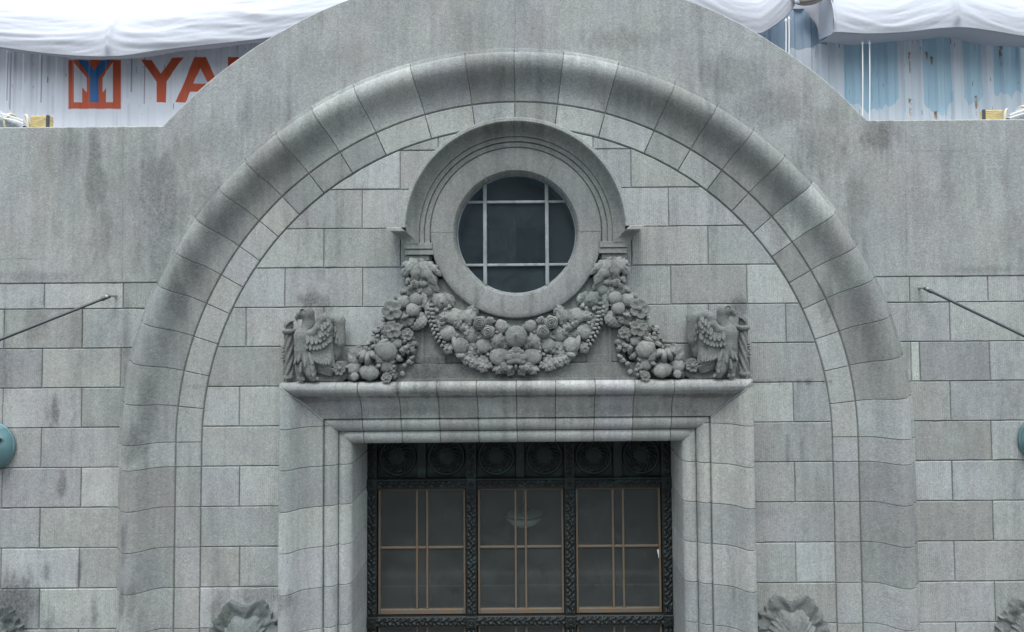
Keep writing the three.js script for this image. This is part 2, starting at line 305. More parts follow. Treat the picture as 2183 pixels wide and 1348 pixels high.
{ // courses on either side, running in under the outer roll of the arch
  const L = [[94, 262], [8, 175], [89, 257], [5, 173], [87], [3, 172], [84], [1, 168], [83], [166], [83], [1, 168], [83], [1, 168]];
  const Rr = [[1940, 2107], [2026], [1943, 1962, 2111], [2027], [2115], [2031], [2118], [2036], [2122], [2039], [2122], [2039], [2122], [2039]];
  const Redge = R_OUT - 0.03, edge = (y) => (y < YC ? Redge : Math.sqrt(Math.max(0, Redge ** 2 - (y - YC) ** 2)));
  for (let i = 0; i < 14; i++) for (const sgn of [-1, 1]) {
    const y1 = (i ? B(i) : BAND) - G, y0 = Math.max(B(i + 1) + G, 0.02), v = (H - (y0 + y1) / 2) * 186 + 640;
    const cut = (sgn < 0 ? L : Rr)[i].map((u) => X(u, v) * sgn).sort((p, q) => p - q);
    const all = [0, ...cut, cut[cut.length - 1] + 0.9, cut[cut.length - 1] + 1.8, 11];
    for (let k = 0; k + 1 < all.length; k++) {
      const x0 = k ? all[k] + G : edge((y0 + y1) / 2), x1 = all[k + 1] - G, p = [];
      if (k) p.push([x0, y0], [x1, y0], [x1, y1], [x0, y1]);
      else { p.push([x1, y0], [x1, y1]); for (let q = 3; q >= 0; q--) { const y = lerp(y0, y1, q / 3); p.push([Math.min(edge(y), x1 - 0.01), y]); } }
      const pale = sgn > 0 && i === 2 && k === 1;
      const poly = sgn < 0 ? p.map(([x, y]) => [-x, y]).reverse() : p;
      block(poly, pale ? stone(0.5, [0.97, 1.02, 0.98], true) : wallTone());
    }
  }
}
rebase(wall);

// ---------------------------------------------------------------- rendered parapet with its rounded gable
const parapet = thing('parapet', 'smooth weathered grey cement parapet rising in a rounded gable over the arch', 'parapet');
{
  const pts = [], a0 = Math.acos((EAVE - YC) / PAR_R), rIn = R_OUT - 0.03, b0 = Math.acos((BAND - YC) / rIn);
  pts.push([-11, BAND + 0.003]);
  for (let i = 0; i <= 60; i++) { const a = lerp(-b0, b0, i / 60); pts.push([rIn * Math.sin(a), YC + rIn * Math.cos(a)]); }
  pts.push([11, BAND + 0.003], [11, EAVE]);
  for (let i = 0; i <= 60; i++) { const a = lerp(a0, -a0, i / 60), r = PAR_R + 0.006 * vn(i * 0.9, 2, 97); pts.push([r * Math.sin(a), YC + r * Math.cos(a)]); }
  pts.push([-11, EAVE]);
  const g = slab(pts, -0.42, 0.008, 0.012);
  mesh('render_face', g, M.plaster, parapet);
}
rebase(parapet);

// ---------------------------------------------------------------- the great arch
const arch = thing('great_arch', 'great round stone arch with a swelling outer roll over the doorway', 'arch');
{
  const A = [0, 7.35, 15.6, 24.5, 31.5, 37.9, 43.9, 49.5, 55, 60.7, 66.1, 72, 78, 84, 90];
  const roll = [[3.888, -0.1], [3.888, -0.006], [3.895, 0.001], [3.95, 0.004], [4.02, 0.014], [4.06, 0.032], [4.095, 0.058], [4.13, 0.098], [4.168, 0.142], [4.21, 0.177], [4.255, 0.195], [4.3, 0.193], [4.345, 0.175], [4.375, 0.148], [4.392, 0.115], [4.398, 0.075], [4.41, 0.068], [4.44, 0.066], [4.45, 0.058], [4.45, -0.1]].map(([s, z]) => [3.888 + (s - 3.888) * 1.07, z]);
  const flat = [[R_IN + 0.002, -0.1], [R_IN + 0.002, 0], [R_IN + 0.01, 0.008], [3.862, 0.008], [3.87, 0], [3.87, -0.1]];
  const lightRoll = new Set(['1,1', '-1,2', '1,13', '-1,3', '1,7']), lightFlat = new Set(['1,1', '1,7', '-1,6', '-1,7', '-1,9', '-1,10', '1,13', '-1,2', '1,12', '-1,8']);
  for (const sg of [-1, 1]) for (let i = 0; i + 1 < A.length; i++) {
    const t0 = rad(A[i]), t1 = rad(A[i + 1]);
    const put = (prof, r, tone) => { const j = 0.0045 / r; mesh('voussoir', sweep(prof, (t, s, z) => [sg * s * Math.sin(t), YC + s * Math.cos(t), z], t0 + j, t1 - j, { n: 5, len: r * (t1 - t0) }, { ease: 0.003 }), tone, arch); };
    put(roll, 4.1, archTone(lightRoll.has(`${sg},${i}`)));
    put(flat, 3.7, lightFlat.has(`${sg},${i}`) ? stone(0.36, pick(HUES)) : archTone(rnd() < 0.35));
  }
  const low = [YC]; for (let i = 4; B(i) > 0.3; i++) if (B(i) < YC - 0.2) low.push(B(i)); low.push(0.14);
  for (const sg of [-1, 1]) for (let i = 0; i + 1 < low.length; i++) {
    const put = (prof, tone) => mesh('jamb_stone', sweep(prof, (t, s, z) => [sg * s, t, z], low[i] - 0.0045, low[i + 1] + 0.0045, { n: 1, len: 0.45 }, { ease: 0.003 }), tone, arch);
    put(roll, stone(pick([0.27, 0.3, 0.33]), pick(HUES))); put(flat, stone(pick([0.32, 0.34, 0.36]), pick(HUES)));
  }
  // recessed mortar behind the joints
  const mr = roll.map(([s, z], i) => [clamp(s, 3.9, 4.477), z > 0.03 ? z - 0.011 : Math.min(z, 0.03) - 0.012]);
  const prof = [[3.6, -0.014], [3.88, -0.014], ...mr.slice(2, -1)];
  for (const [a, b, c] of [[-90, 90, 60]]) mesh('mortar', sweep(prof, (t, s, z) => [s * Math.sin(t), YC + s * Math.cos(t), z], rad(a), rad(b), { n: c, len: 5 }, { ease: 0 }), M.mortar, arch);
  for (const sg of [-1, 1]) mesh('mortar', sweep(prof, (t, s, z) => [sg * s, t, z], YC, 0.14, { n: 1, len: 5 }, { ease: 0 }), M.mortar, arch);
}
rebase(arch);

// ---------------------------------------------------------------- moulded doorway
const door = thing('door_surround', 'moulded stone doorway surround with swelling lintel and rolled jambs under the fruit garland', 'door surround');
{
  const prof = [[0, -0.05], [0, 0.2], [0.012, 0.228], [0.035, 0.243], [0.07, 0.247], [0.105, 0.236], [0.135, 0.21], [0.165, 0.168], [0.195, 0.128], [0.235, 0.094], [0.285, 0.068], [0.34, 0.05], [0.4, 0.036], [0.426, 0.03], [0.43, 0.022], [0.431, -0.03], [0.438, -0.03],
    [0.44, -0.004], [0.455, 0.01], [0.48, 0.018], [0.51, 0.014], [0.545, -0.002], [0.572, -0.026], [0.581, -0.046], [0.582, -0.09], [0.589, -0.09], [0.591, -0.064], [0.606, -0.05], [0.63, -0.042], [0.66, -0.046], [0.695, -0.062], [0.722, -0.086], [0.733, -0.11], [0.735, -0.14], [0.735, -0.86]];
  const tone = (l) => stone(l ? pick([0.39, 0.41]) : pick([0.31, 0.33, 0.345, 0.36]), pick(HUES));
  const q = 0.0045, lint = (ends, l) => mesh('lintel_stone', sweep(prof, (t, s, z) => [lerp(ends[0](s), ends[1](s), t), YL - s, z], 0, 1, { n: 1, len: 0.45 }, { ease: 0.003, back: -0.2, ky: 0.7 }), tone(l), door);
  const J = 0.4385, mitre = (s) => -W0 + s + 0.002;
  for (let k = -4; k < 4; k++) lint([() => k * J + q, () => (k + 1) * J - q], k === 2 || k === -1 || k === 1);
  for (const sg of [-1, 1]) {
    const e = [(s) => mitre(s), () => -4 * J - q], f = sg < 0 ? e : [(s) => -e[1](s), (s) => -e[0](s)];
    lint(f, false);
  }
  const low = [null, B(4)]; for (let i = 5; B(i) > 1; i++) low.push(B(i)); low.push(0.14);
  for (const sg of [-1, 1]) for (let i = 0; i + 1 < low.length; i++) {
    const top = (s) => (low[i] === null ? YL - s - 0.002 : low[i] - q), bot = low[i + 1] + q;
    if (i === 0) { // the corner stone stops where the mitre meets the first bed joint
      const cut = B(3) + 0.0, p1 = prof.filter((p) => p[0] < 0.431);
      mesh('jamb_stone', sweep([...p1, [0.4305, -0.05]], (t, s, z) => [sg * (W0 - s), lerp(top(s), Math.min(cut + q, top(s) - 0.02), t), z], 0, 1, { n: 1, len: 0.45 }, { ease: 0.003, back: -0.1, kx: sg * 0.7 }), stone(sg < 0 ? 0.42 : 0.37, HUES[0]), door);
      mesh('jamb_stone', sweep([...p1, [0.4305, -0.05]], (t, s, z) => [sg * (W0 - s), lerp(Math.min(cut - q, top(s) - 0.03), bot, t), z], 0, 1, { n: 1, len: 0.45 }, { ease: 0.003, back: -0.1, kx: sg * 0.7 }), tone(false), door);
      mesh('jamb_stone', sweep(prof.filter((p) => p[0] > 0.4305), (t, s, z) => [sg * (W0 - s), lerp(top(s), bot, t), z], 0, 1, { n: 1, len: 0.45 }, { ease: 0.003, back: -0.2, kx: sg * 0.7 }), tone(false), door);
      continue;
    }
    mesh('jamb_stone', sweep(prof, (t, s, z) => [sg * (W0 - s), lerp(top(s), bot, t), z], 0, 1, { n: 1, len: 0.45 }, { ease: 0.003, back: -0.2, kx: sg * 0.7 }), tone(rnd() < 0.3), door);
  }
  const mp = inset(prof, 0.012);
  mesh('mortar', sweep(mp, (t, s, z) => [lerp(-W0 + s + 0.01, W0 - s - 0.01, t), YL - s, z], 0, 1, { n: 1, len: 5 }, { ease: 0 }), M.mortar, door);
  for (const sg of [-1, 1]) mesh('mortar', sweep(mp, (t, s, z) => [sg * (W0 - s), lerp(YL - s, 0.14, t), z], 0, 1, { n: 1, len: 5 }, { ease: 0 }), M.mortar, door);
  // weathered ledge on top, back to the wall
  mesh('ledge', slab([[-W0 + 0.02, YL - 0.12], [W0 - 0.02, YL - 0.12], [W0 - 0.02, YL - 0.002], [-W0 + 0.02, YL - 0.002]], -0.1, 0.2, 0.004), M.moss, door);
}
rebase(door);

// ---------------------------------------------------------------- oculus: ring, hood and window
const oculus = thing('oculus', 'round porthole window in a broad stone ring above the fruit garland', 'round window');
const RO = 0.968, RI = 0.7;
{
  const prof = [[RI - 0.012, -0.2], [RI - 0.01, 0.06], [RI - 0.004, 0.1], [RI + 0.006, 0.122], [0.715, 0.138], [0.76, 0.15], [0.83, 0.158], [0.9, 0.162], [0.95, 0.16], [0.962, 0.152], [RO, 0.138], [RO, -0.02]];
  const J = [-29, 29, 90, 151, 209, 270, 331];
  for (let i = 0; i < 6; i++) mesh('ring_stone', sweep(prof, (t, s, z) => [ocx + s * Math.sin(t), ocy + s * Math.cos(t), z], rad(J[i]) + 0.0035, rad(J[i + 1]) - 0.0035, { n: 14, len: 0.85 }, { ease: 0.0025, back: -0.2 }), stone(pick([0.235, 0.245, 0.255]), pick([HUES[0], HUES[4], HUES[3]])), oculus);
  mesh('pointing', sweep(prof.map(([s, z]) => [clamp(s, RI - 0.005, RO - 0.006), z - 0.006]), (t, s, z) => [ocx + s * Math.sin(t), ocy + s * Math.cos(t), z], -Math.PI, Math.PI, { n: 72, len: 4 }, { ease: 0 }), stone(0.42), oculus);
  const zg = -0.06, k = (u, v) => at(u, v, zg), xl = k(1034, 496).x, xr = k(1166, 496).x, yt = k(1100, 431).y, yb = k(1100, 565).y, rg = RI - 0.012, frame = 0.018;
  const ring = new THREE.LatheGeometry([[rg - 0.01, 0], [rg - 0.01, 0.03], [rg + 0.005, 0.034], [rg + 0.005, 0]].map((p) => new THREE.Vector2(...p)), 72).rotateX(Math.PI / 2).translate(ocx, ocy, zg - 0.02);
  const wf = mesh('window_frame', done(ring), M.lead, oculus);
  const bar = (x0, x1, y0, y1, z) => mesh('glazing_bar', box(x0, x1, y0, y1, zg - 0.03, zg + z, 0.006), M.lead, wf);
  const half = (d) => Math.sqrt(rg * rg - d * d);
  for (const x of [xl, xr]) bar(x - 0.021, x + 0.021, ocy - half(x - ocx), ocy + half(x - ocx), 0.03);
  for (const y of [yt, yb]) bar(ocx - half(y - ocy), ocx + half(y - ocy), y - 0.015, y + 0.015, 0.022);
  const xs = [ocx - rg, xl, xr, ocx + rg], ys = [ocy - rg, yb, yt, ocy + rg], win = circle(ocx, ocy, rg, 64);
  for (let a = 0; a < 3; a++) for (let b = 0; b < 3; b++) {
    const p = clip([[xs[a], ys[b]], [xs[a + 1], ys[b]], [xs[a + 1], ys[b + 1]], [xs[a], ys[b + 1]]], win);
    if (p.length > 2) { const s = new THREE.ShapeGeometry(new THREE.Shape(p.map((q) => new THREE.Vector2(...q)))).translate(0, 0, zg - 0.012); s.rotateX(0); mesh('pane', uvs(s), M.blueGlass, oculus); }
  }
}
rebase(oculus);

const hood = thing('hood_mould', 'arched stone hood moulding with stepped ears capping the porthole window', 'hood moulding');
{
  const PW = 0.285, Rh = RO + 0.005 + PW, yt = at(845, 485, 0.365).y, xEar = at(822, 490, 0.365).x;
  // from the outer rim inward: p, z
  const prof = [[0, -0.05], [0, 0.36], [0.005, 0.367], [0.038, 0.367], [0.045, 0.36], [0.047, 0.318], [0.054, 0.268], [0.07, 0.225], [0.095, 0.195], [0.13, 0.182], [0.166, 0.18], [0.167, 0.158], [0.176, 0.158], [0.177, 0.168], [0.22, 0.168], [0.222, 0.135], [0.231, 0.135], [0.232, 0.15], [0.278, 0.15], [PW, 0.142], [PW, -0.05]];
  const end = (p) => Math.acos(clamp((yt - ocy) / (Rh - p), -1, 1));
  const tone = stone(0.255, HUES[0]);
  const drip = prof.slice(0, 6).concat([[0.047, 0.2]]), wash = stone(0.33, HUES[0]), rest = prof.slice(5);
  mesh('drip_edge', sweep(drip, (t, p, z) => { const a = t * end(p); return [ocx + (Rh - p) * Math.sin(a), ocy + (Rh - p) * Math.cos(a), z]; }, -1, 1, { n: 64, len: 4 }, { ease: 0.001 }), wash, hood);
  mesh('hood_arch', sweep(rest, (t, p, z) => { const a = t * end(p); return [ocx + (Rh - p) * Math.sin(a), ocy + (Rh - p) * Math.cos(a), z]; }, -1, 1, { n: 64, len: 4 }, { ease: 0.001 }), tone, hood);
  for (const sg of [-1, 1]) {
    const xo = (p) => (Rh - p) * Math.sin(end(p));
    mesh('hood_stop', sweep(rest, (t, p, z) => [ocx + sg * xo(p), lerp(yt, yt - p - 0.001, t), z], 0, 1, { n: 1, len: 0.3 }, { ease: 0.0001 }), tone, hood);
    const far = (p) => (ocx - xEar) - Math.min(1, p / 0.17) * 0.2;
    mesh('ear_drip', sweep(drip, (t, p, z) => [ocx + sg * lerp(xo(p) + 0.0005, Math.max(far(p), xo(p) + 0.002), t), yt - p, z + 0.002], 0, 1, { n: 1, len: 0.3 }, { ease: 0.002 }), wash, hood);
    mesh('ear', sweep(rest, (t, p, z) => [ocx + sg * lerp(xo(p) + 0.0005, Math.max(far(p), xo(p) + 0.002), t), yt - p, z + 0.002], 0, 1, { n: 1, len: 0.3 }, { ease: 0.002 }), tone, hood);
    const x1 = ocx - sg * 0, px = (u, v) => Math.abs(X(u, v, 0.17) - ocx), ca = [[px(862, 526), px(921, 526), 518, 531, 0.176], [px(863, 538), px(923, 538), 532.5, 543.5, 0.164]];
    for (const [a, b, v0, v1, z] of ca) { const xa = ocx + sg * a, xb = ocx + sg * b; mesh('cap_block', box(Math.min(xa, xb), Math.max(xa, xb), Y(890, v1, z), Y(890, v0, z), -0.05, z, 0.005), tone, hood); }
  }
}
rebase(hood);
// ---------------------------------------------------------------- the dark hall behind, and its hanging lamp
{
  const hall = struct('hall_interior', joined([
    new THREE.BoxGeometry(9, 0.2, 6).translate(0, 0.1, -4.4), new THREE.BoxGeometry(9, 0.2, 6.6).translate(0, EAVE - 0.35, -3.8),
    new THREE.BoxGeometry(9, EAVE - 0.5, 0.2).translate(0, EAVE / 2, -7.3), new THREE.BoxGeometry(0.2, EAVE - 0.5, 6.5).translate(-4.4, EAVE / 2, -3.98), new THREE.BoxGeometry(0.2, EAVE - 0.5, 6.5).translate(4.4, EAVE / 2, -3.98)]), M.room);
  const lamp = thing('pendant_lamp', 'pale glass bowl pendant lamp hanging dimly behind the middle window panes', 'lamp');
  const c = at(1117, 1098, -2.4), r = 0.27, V = (a) => a.map((p) => new THREE.Vector2(...p));
  mesh('lamp_shade', done(new THREE.LatheGeometry(V([[0.001, -0.16], [0.1, -0.155], [0.19, -0.12], [0.25, -0.06], [r, 0], [0.25, 0.03], [0.2, 0.05], [0.06, 0.06]]), 32).translate(c.x, c.y, c.z), 1), M.shade, lamp);
  for (let i = 0; i < 10; i++) { const t = i / 10 * 2 * Math.PI; mesh('rib', done(new THREE.TorusGeometry(0.2, 0.008, 6, 16, 1.5).rotateZ(-1.75).rotateY(t).translate(c.x, c.y + 0.02, c.z), 1.5), M.brass, lamp); }
  mesh('rim', done(new THREE.TorusGeometry(0.268, 0.016, 8, 40).rotateX(Math.PI / 2).translate(c.x, c.y + 0.004, c.z), 1.5), M.brass, lamp);
  mesh('stem', done(new THREE.CylinderGeometry(0.014, 0.014, 1.2, 10).translate(c.x, c.y + 0.66, c.z)), M.brass, lamp);
  mesh('collar', done(new THREE.LatheGeometry(V([[0.001, 0.05], [0.075, 0.055], [0.08, 0.075], [0.05, 0.1], [0.03, 0.14], [0.015, 0.16]]), 20).translate(c.x, c.y, c.z), 1), M.brass, lamp);
  mesh('finial', done(new THREE.SphereGeometry(0.028, 12, 8).translate(c.x, c.y - 0.175, c.z), 2), M.brass, lamp);
  rebase(lamp);
}

// ---------------------------------------------------------------- bronze window screen in the doorway
const screen = thing('bronze_window', 'dark green bronze window screen with ornamented mullions and rusty sashes filling the doorway', 'window');
{
  const zf = ZW, x = (u) => X(u, 1150, zf), y = (v) => Y(1107, v, zf), yTop = YL - DEEP + 0.04, yBot = SILL;
  const bx = (name, x0, x1, y0, y1, z0, z1, m, p, ch = 0.006) => mesh(name, box(x0, x1, y0, y1, z0, z1, ch), m, p);
  // carved strips: leaf scrolls in relief between two plain fillets
  function relief(name, x0, x1, y0, y1, z, parent, pitch = 0.115) {
    const tall = y1 - y0 > x1 - x0, L = tall ? y1 - y0 : x1 - x0, W = tall ? x1 - x0 : y1 - y0, nl = Math.round(L / 0.0115), nw = 14, pos = [], idx = [];
    for (let i = 0; i <= nl; i++) for (let j = 0; j <= nw; j++) {
      const l = i / nl * L, w = (j / nw - 0.5) * 2, ph = l / pitch * Math.PI * 2, e = 1 - smooth(0.78, 0.98, Math.abs(w));
      const stem = 1 - smooth(0, 0.26, Math.abs(w - 0.42 * Math.sin(ph))), leaf = Math.max(0, Math.cos(ph * 2 + w * 3.4 * Math.sign(Math.sin(ph)))) * smooth(0.1, 0.5, Math.abs(w)), eye = 1 - smooth(0.05, 0.3, Math.hypot((((l / pitch) % 0.5) - 0.25) * 3.2, w - 0.35 * Math.sign(Math.sin(ph))));
      const h = z + 0.03 * e * Math.max(stem, 0.85 * leaf, eye) + 0.006 * vn(l * 60, w * 4, 101), a = lerp(0, W, j / nw);
      pos.push(...(tall ? [x0 + a, y0 + l, h] : [x0 + l, y0 + a, h]));
    }
    for (let i = 0; i < nl; i++) for (let j = 0; j < nw; j++) { const a = i * (nw + 1) + j, b = a + nw + 1; idx.push(...(tall ? [a, a + 1, b + 1, a, b + 1, b] : [a, b + 1, a + 1, a, b, b + 1])); }
    return mesh(name, soft(geo(pos, idx)), M.bronze, parent);
  }
  const jx = [[x(782), x(803)], [x(994), x(1016)], [x(1204), x(1226)], [x(1412), x(1434)]];
  jx[0][0] = -WIN - 0.04; jx[3][1] = WIN + 0.04;
  const yT0 = y(1041), yT1 = y(1019), yB0 = y(1334), yB1 = y(1313);
  const bosses = (parent, cx, yy) => { mesh('rosette', done(joined([new THREE.TorusGeometry(0.03, 0.009, 8, 20).translate(cx, yy, zf + 0.062), new THREE.SphereGeometry(0.014, 12, 8).translate(cx, yy, zf + 0.062)]), 1.5), M.bronze, parent); };
  jx.forEach(([a, b], i) => {
    const name = i % 3 ? 'mullion' : 'jamb', m = bx(name, a, b, yBot, yTop, zf - 0.1, zf + 0.02, M.bronze, screen);
    const cx = i === 0 ? (x(782) + b) / 2 : i === 3 ? (a + x(1434)) / 2 : (a + b) / 2, w = (x(1016) - x(994)) / 2;
    relief('leaf_band', cx - w * 0.8, cx + w * 0.8, yB1 + 0.05, yT0 - 0.05, zf + 0.022, m); relief('leaf_band', cx - w * 0.8, cx + w * 0.8, yBot, yB0 - 0.02, zf + 0.022, m); relief('leaf_band', cx - w * 0.7, cx + w * 0.7, yT1 + 0.04, yTop, zf + 0.018, m);
    for (const [p, q] of [[yT0, yT1], [yB0, yB1]]) { bx('corner_block', cx - w, cx + w, p - 0.01, q + 0.01, zf, zf + 0.05, M.bronze, m); bosses(m, cx, (p + q) / 2); }
  });
  for (let k = 0; k < 3; k++) {
    const a = jx[k][1], b = jx[k + 1][0], mid = (a + b) / 2;
    const tr = bx('transom', a, b, yT0, yT1, zf - 0.08, zf + 0.018, M.bronze, screen);
    relief('leaf_band', a, b, yT0 + 0.02, yT1 - 0.03, zf + 0.02, tr, 0.13); bx('fillet', a, b, yT1 - 0.02, yT1, zf, zf + 0.045, M.bronze, tr, 0.005);
    const lo = bx('transom', a, b, yB0, yB1, zf - 0.08, zf + 0.018, M.bronze, screen);
    relief('leaf_band', a, b, yB0 + 0.005, yB1 - 0.008, zf + 0.02, lo, 0.1);
    // head panels with pierced medallions
    bx('post', mid - 0.055, mid + 0.055, yT1, yTop, zf - 0.08, zf + 0.0, M.bronze, screen);
    for (const [p, q] of [[a, mid - 0.055], [mid + 0.055, b]]) {
      const hp = bx('head_panel', p, q, yT1, yTop, zf - 0.12, zf - 0.05, M.bronze, screen), cx = (p + q) / 2, r = 0.238, cy = yT1 + r + 0.02;
      mesh('medallion_rim', done(new THREE.TorusGeometry(r - 0.018, 0.02, 10, 48).translate(cx, cy, zf - 0.04), 1.5), M.bronze, hp);
      const pos = [], idx = [], nr = 22, na = 96;
      for (let i = 0; i <= nr; i++) for (let j = 0; j <= na; j++) {
        const f = i / nr, t = j / na * 2 * Math.PI, rr_ = f * (r - 0.03), sc = smooth(0.42, 0.5, f) * (1 - smooth(0.94, 1, f));
        const h = 0.018 * sc * Math.max(0, Math.cos(8 * t + 7 * Math.sin(f * 9))) + 0.016 * sc * Math.max(0, Math.cos(16 * t - 22 * f)) + 0.006 * (1 - smooth(0.3, 0.42, f));
        pos.push(cx + rr_ * Math.sin(t), cy + rr_ * Math.cos(t), zf - 0.046 + h);
      }
      for (let i = 0; i < nr; i++) for (let j = 0; j < na; j++) { const o = i * (na + 1) + j, s = o + na + 1; idx.push(o, s, s + 1, o, s + 1, o + 1); }
      mesh('medallion', soft(geo(pos, idx)), M.bronze, hp);
    }
    // sashes
    const sash = (y0, y1, bottom) => {
      const t = 0.026, z = zf - 0.045, sx0 = a + 0.012, sx1 = b - 0.012, s = bx('sash_frame', sx0, sx0 + t, y0, y1, z - 0.03, z + 0.02, M.sash, screen);
      bx('stile', sx1 - t, sx1, y0, y1, z - 0.03, z + 0.02, M.sash, s); bx('top_rail', sx0 + t, sx1 - t, y1 - t, y1, z - 0.03, z + 0.018, M.sash, s);
      bx('bottom_rail', sx0 + t, sx1 - t, y0, y0 + bottom, z - 0.03, z + 0.018, M.sash, s);
      const m0 = mid - 0.064, m1 = mid + 0.064, w = 0.013, ym = lerp(y0 + bottom, y1, 0.5) + 0.01;
      for (const m of [m0, m1]) bx('muntin', m - w, m + w, y0 + bottom, y1 - t, z - 0.028, z + 0.012, M.sash, s);
      const xs = [sx0 + t, m0 - w, m0 + w, m1 - w, m1 + w, sx1 - t], rows = y1 - y0 > 1 ? [[y0 + bottom, ym - w], [ym + w, y1 - t]] : [[y0 + bottom, y1 - t]];
      for (let i = 0; i < 3; i++) {
        if (rows.length > 1) bx('muntin', xs[2 * i], xs[2 * i + 1], ym - w, ym + w, z - 0.028, z + 0.009, M.sash, s);
        for (const [p, q] of rows) mesh('pane', uvs(new THREE.PlaneGeometry(xs[2 * i + 1] - xs[2 * i], q - p).translate((xs[2 * i] + xs[2 * i + 1]) / 2, (p + q) / 2, z - 0.012)), M.glass, s);
      }
    };
    sash(y(1311), y(1042), 0.06); sash(yBot, yB0 - 0.005, 0.05);
  }
}
rebase(screen);
{
  const p = at(1404, 1172, -0.835), q = thing('paper_scrap', 'small torn white paper scrap stuck in the corner of the right pane', 'paper');
  mesh('scrap', slab([[p.x - 0.02, p.y], [p.x - 0.002, p.y - 0.1], [p.x + 0.022, p.y - 0.13], [p.x + 0.024, p.y]], p.z - 0.002, p.z, 0.0005), M.shade, q); rebase(q);
}

// ---------------------------------------------------------------- carving: makers of fruit, leaves and flowers (metres, facing the street)
const UP = new THREE.Vector3(0, 1, 0);
function fruit(r, { ribs = 0, depth = 0.1, dent = 0.26, sx = 1, sy = 1, sz = 0.56, pole = [0.1, 0.8, 0.6], point = 0 } = {}) {
  const g = new THREE.SphereGeometry(1, ribs ? 40 : 26, 18), p = g.attributes.position, v = new THREE.Vector3(), q = new THREE.Quaternion().setFromUnitVectors(UP, new THREE.Vector3(...pole).normalize());
  for (let i = 0; i < p.count; i++) {
    v.fromBufferAttribute(p, i).normalize(); const t = Math.acos(clamp(v.y, -1, 1)), a = Math.atan2(v.z, v.x);
    let k = 1 - dent * Math.exp(-((t / 0.4) ** 2)) + (dent > 0.04 ? 0.24 * Math.exp(-((t / 0.13) ** 2)) : 0) + point * Math.exp(-(((Math.PI - t) / 0.4) ** 2));
    if (ribs) k *= 1 - depth * Math.abs(Math.cos(a * ribs / 2)) ** 6 * Math.sin(t);
    k *= 1 + 0.05 * vn(v.x * 2.4 + r * 90, v.y * 2.4 + v.z * 2, 111) + 0.025 * vn(v.x * 6 + r * 50, v.y * 6 - v.z * 3, 112);
    v.multiplyScalar(k).multiply(new THREE.Vector3(sx, sy, 1)).applyQuaternion(q); v.z *= sz; v.multiplyScalar(r); p.setXYZ(i, v.x, v.y, v.z);
  }
  return soft(g);
}
// a leaf along +x, bulging towards +z, its rim turned back to the ground
function leafShape(len, wid, { lobes = 3, cut = 0.35, bulge = 0.03, curl = 0.03, thick = 0.05, vein = 0.006, ridges = 0, shingle = 0 } = {}) {
  const n = 26, m = 12, pos = [], idx = [];
  for (let i = 0; i <= n; i++) {
    const t = i / n, env = shingle ? (t < 0.55 ? 0.7 + 0.3 * smooth(0, 0.5, t) : Math.sqrt(Math.max(0.004, 1 - ((t - 0.55) / 0.452) ** 2))) : Math.pow(Math.sin(Math.PI * Math.pow(t, 0.8) * 0.985 + 0.02), 0.75), lob = 1 - cut * Math.abs(Math.cos(Math.PI * lobes * t)) ** 2.2, w = wid / 2 * env * lob;
    for (let j = 0; j <= m; j++) {
      const s = j / m * 2 - 1, x = t * len + (lobes ? 0.1 * len * Math.abs(s) * cut : 0), rim = Math.abs(s) === 1 ? 1 : 0;
      const z = bulge * (1 - s * s * 0.8) * (shingle ? 0.25 + 0.75 * t : Math.sin(Math.PI * clamp(t, 0.02, 0.98))) - curl * t * t - vein * Math.exp(-((s / 0.14) ** 2)) - vein * 0.7 * Math.max(0, Math.sin(lobes * 2 * Math.PI * t - Math.abs(s) * 2.2)) * (lobes ? 1 : 0) - (ridges ? 0.006 * Math.max(0, Math.sin(ridges * Math.PI * s)) : 0);
      pos.push(x, s * w, z - (rim ? thick * 0.25 : 0));
    }
    pos.push(t * len, wid / 2 * env * lob * 0.96, -thick, t * len, -wid / 2 * env * lob * 0.96, -thick);
  }
  const r = m + 3;
  for (let i = 0; i < n; i++) { const a = i * r, b = a + r; for (let j = 0; j < m; j++) idx.push(a + j, b + j, b + j + 1, a + j, b + j + 1, a + j + 1); idx.push(a + m, b + m, b + m + 1, a + m, b + m + 1, a + m + 1, a, a + m + 2, b + m + 2, a, b + m + 2, b); }
  return done(geo(pos, idx), 0.9);
}
function placed(g, p, turn = 0, tilt = 0, lean = 0) { return uvs(g.rotateX(lean).rotateY(tilt).rotateZ(turn).translate(p.x, p.y, p.z)); }
const leafAt = (u0, v0, u1, v1, w, o = {}, z = 0.15) => { const a = at(u0, v0, z), b = at(u1, v1, z); return placed(leafShape(a.distanceTo(b), w * PX(z), o), a, Math.atan2(b.y - a.y, b.x - a.x)); };
function roseShape(r) {
  const nr = 22, na = 44, pos = [], idx = [];
  for (let i = 0; i <= nr; i++) for (let j = 0; j <= na; j++) {
    const f = i / nr, t = j / na * 2 * Math.PI, saw = (f * 3.6 + t / (2 * Math.PI) * 1 + 0.12 * Math.sin(3 * t + f * 8)) % 1, out = 1 + 0.07 * Math.cos(5 * t + 1) * smooth(0.6, 1, f);
    pos.push(r * f * out * Math.sin(t), r * f * out * Math.cos(t), r * (0.75 * Math.sqrt(Math.max(0, 1 - f * f * 0.98)) + 0.26 * smooth(0, 0.75, saw) * (1 - smooth(0.8, 1, saw)) * (1.15 - f * 0.4)) - (f === 1 ? 0.3 * r : 0));
  }
  for (let i = 0; i < nr; i++) for (let j = 0; j < na; j++) { const o = i * (na + 1) + j, s = o + na + 1; idx.push(o, s, s + 1, o, s + 1, o + 1); }
  return soft(geo(pos, idx));
}
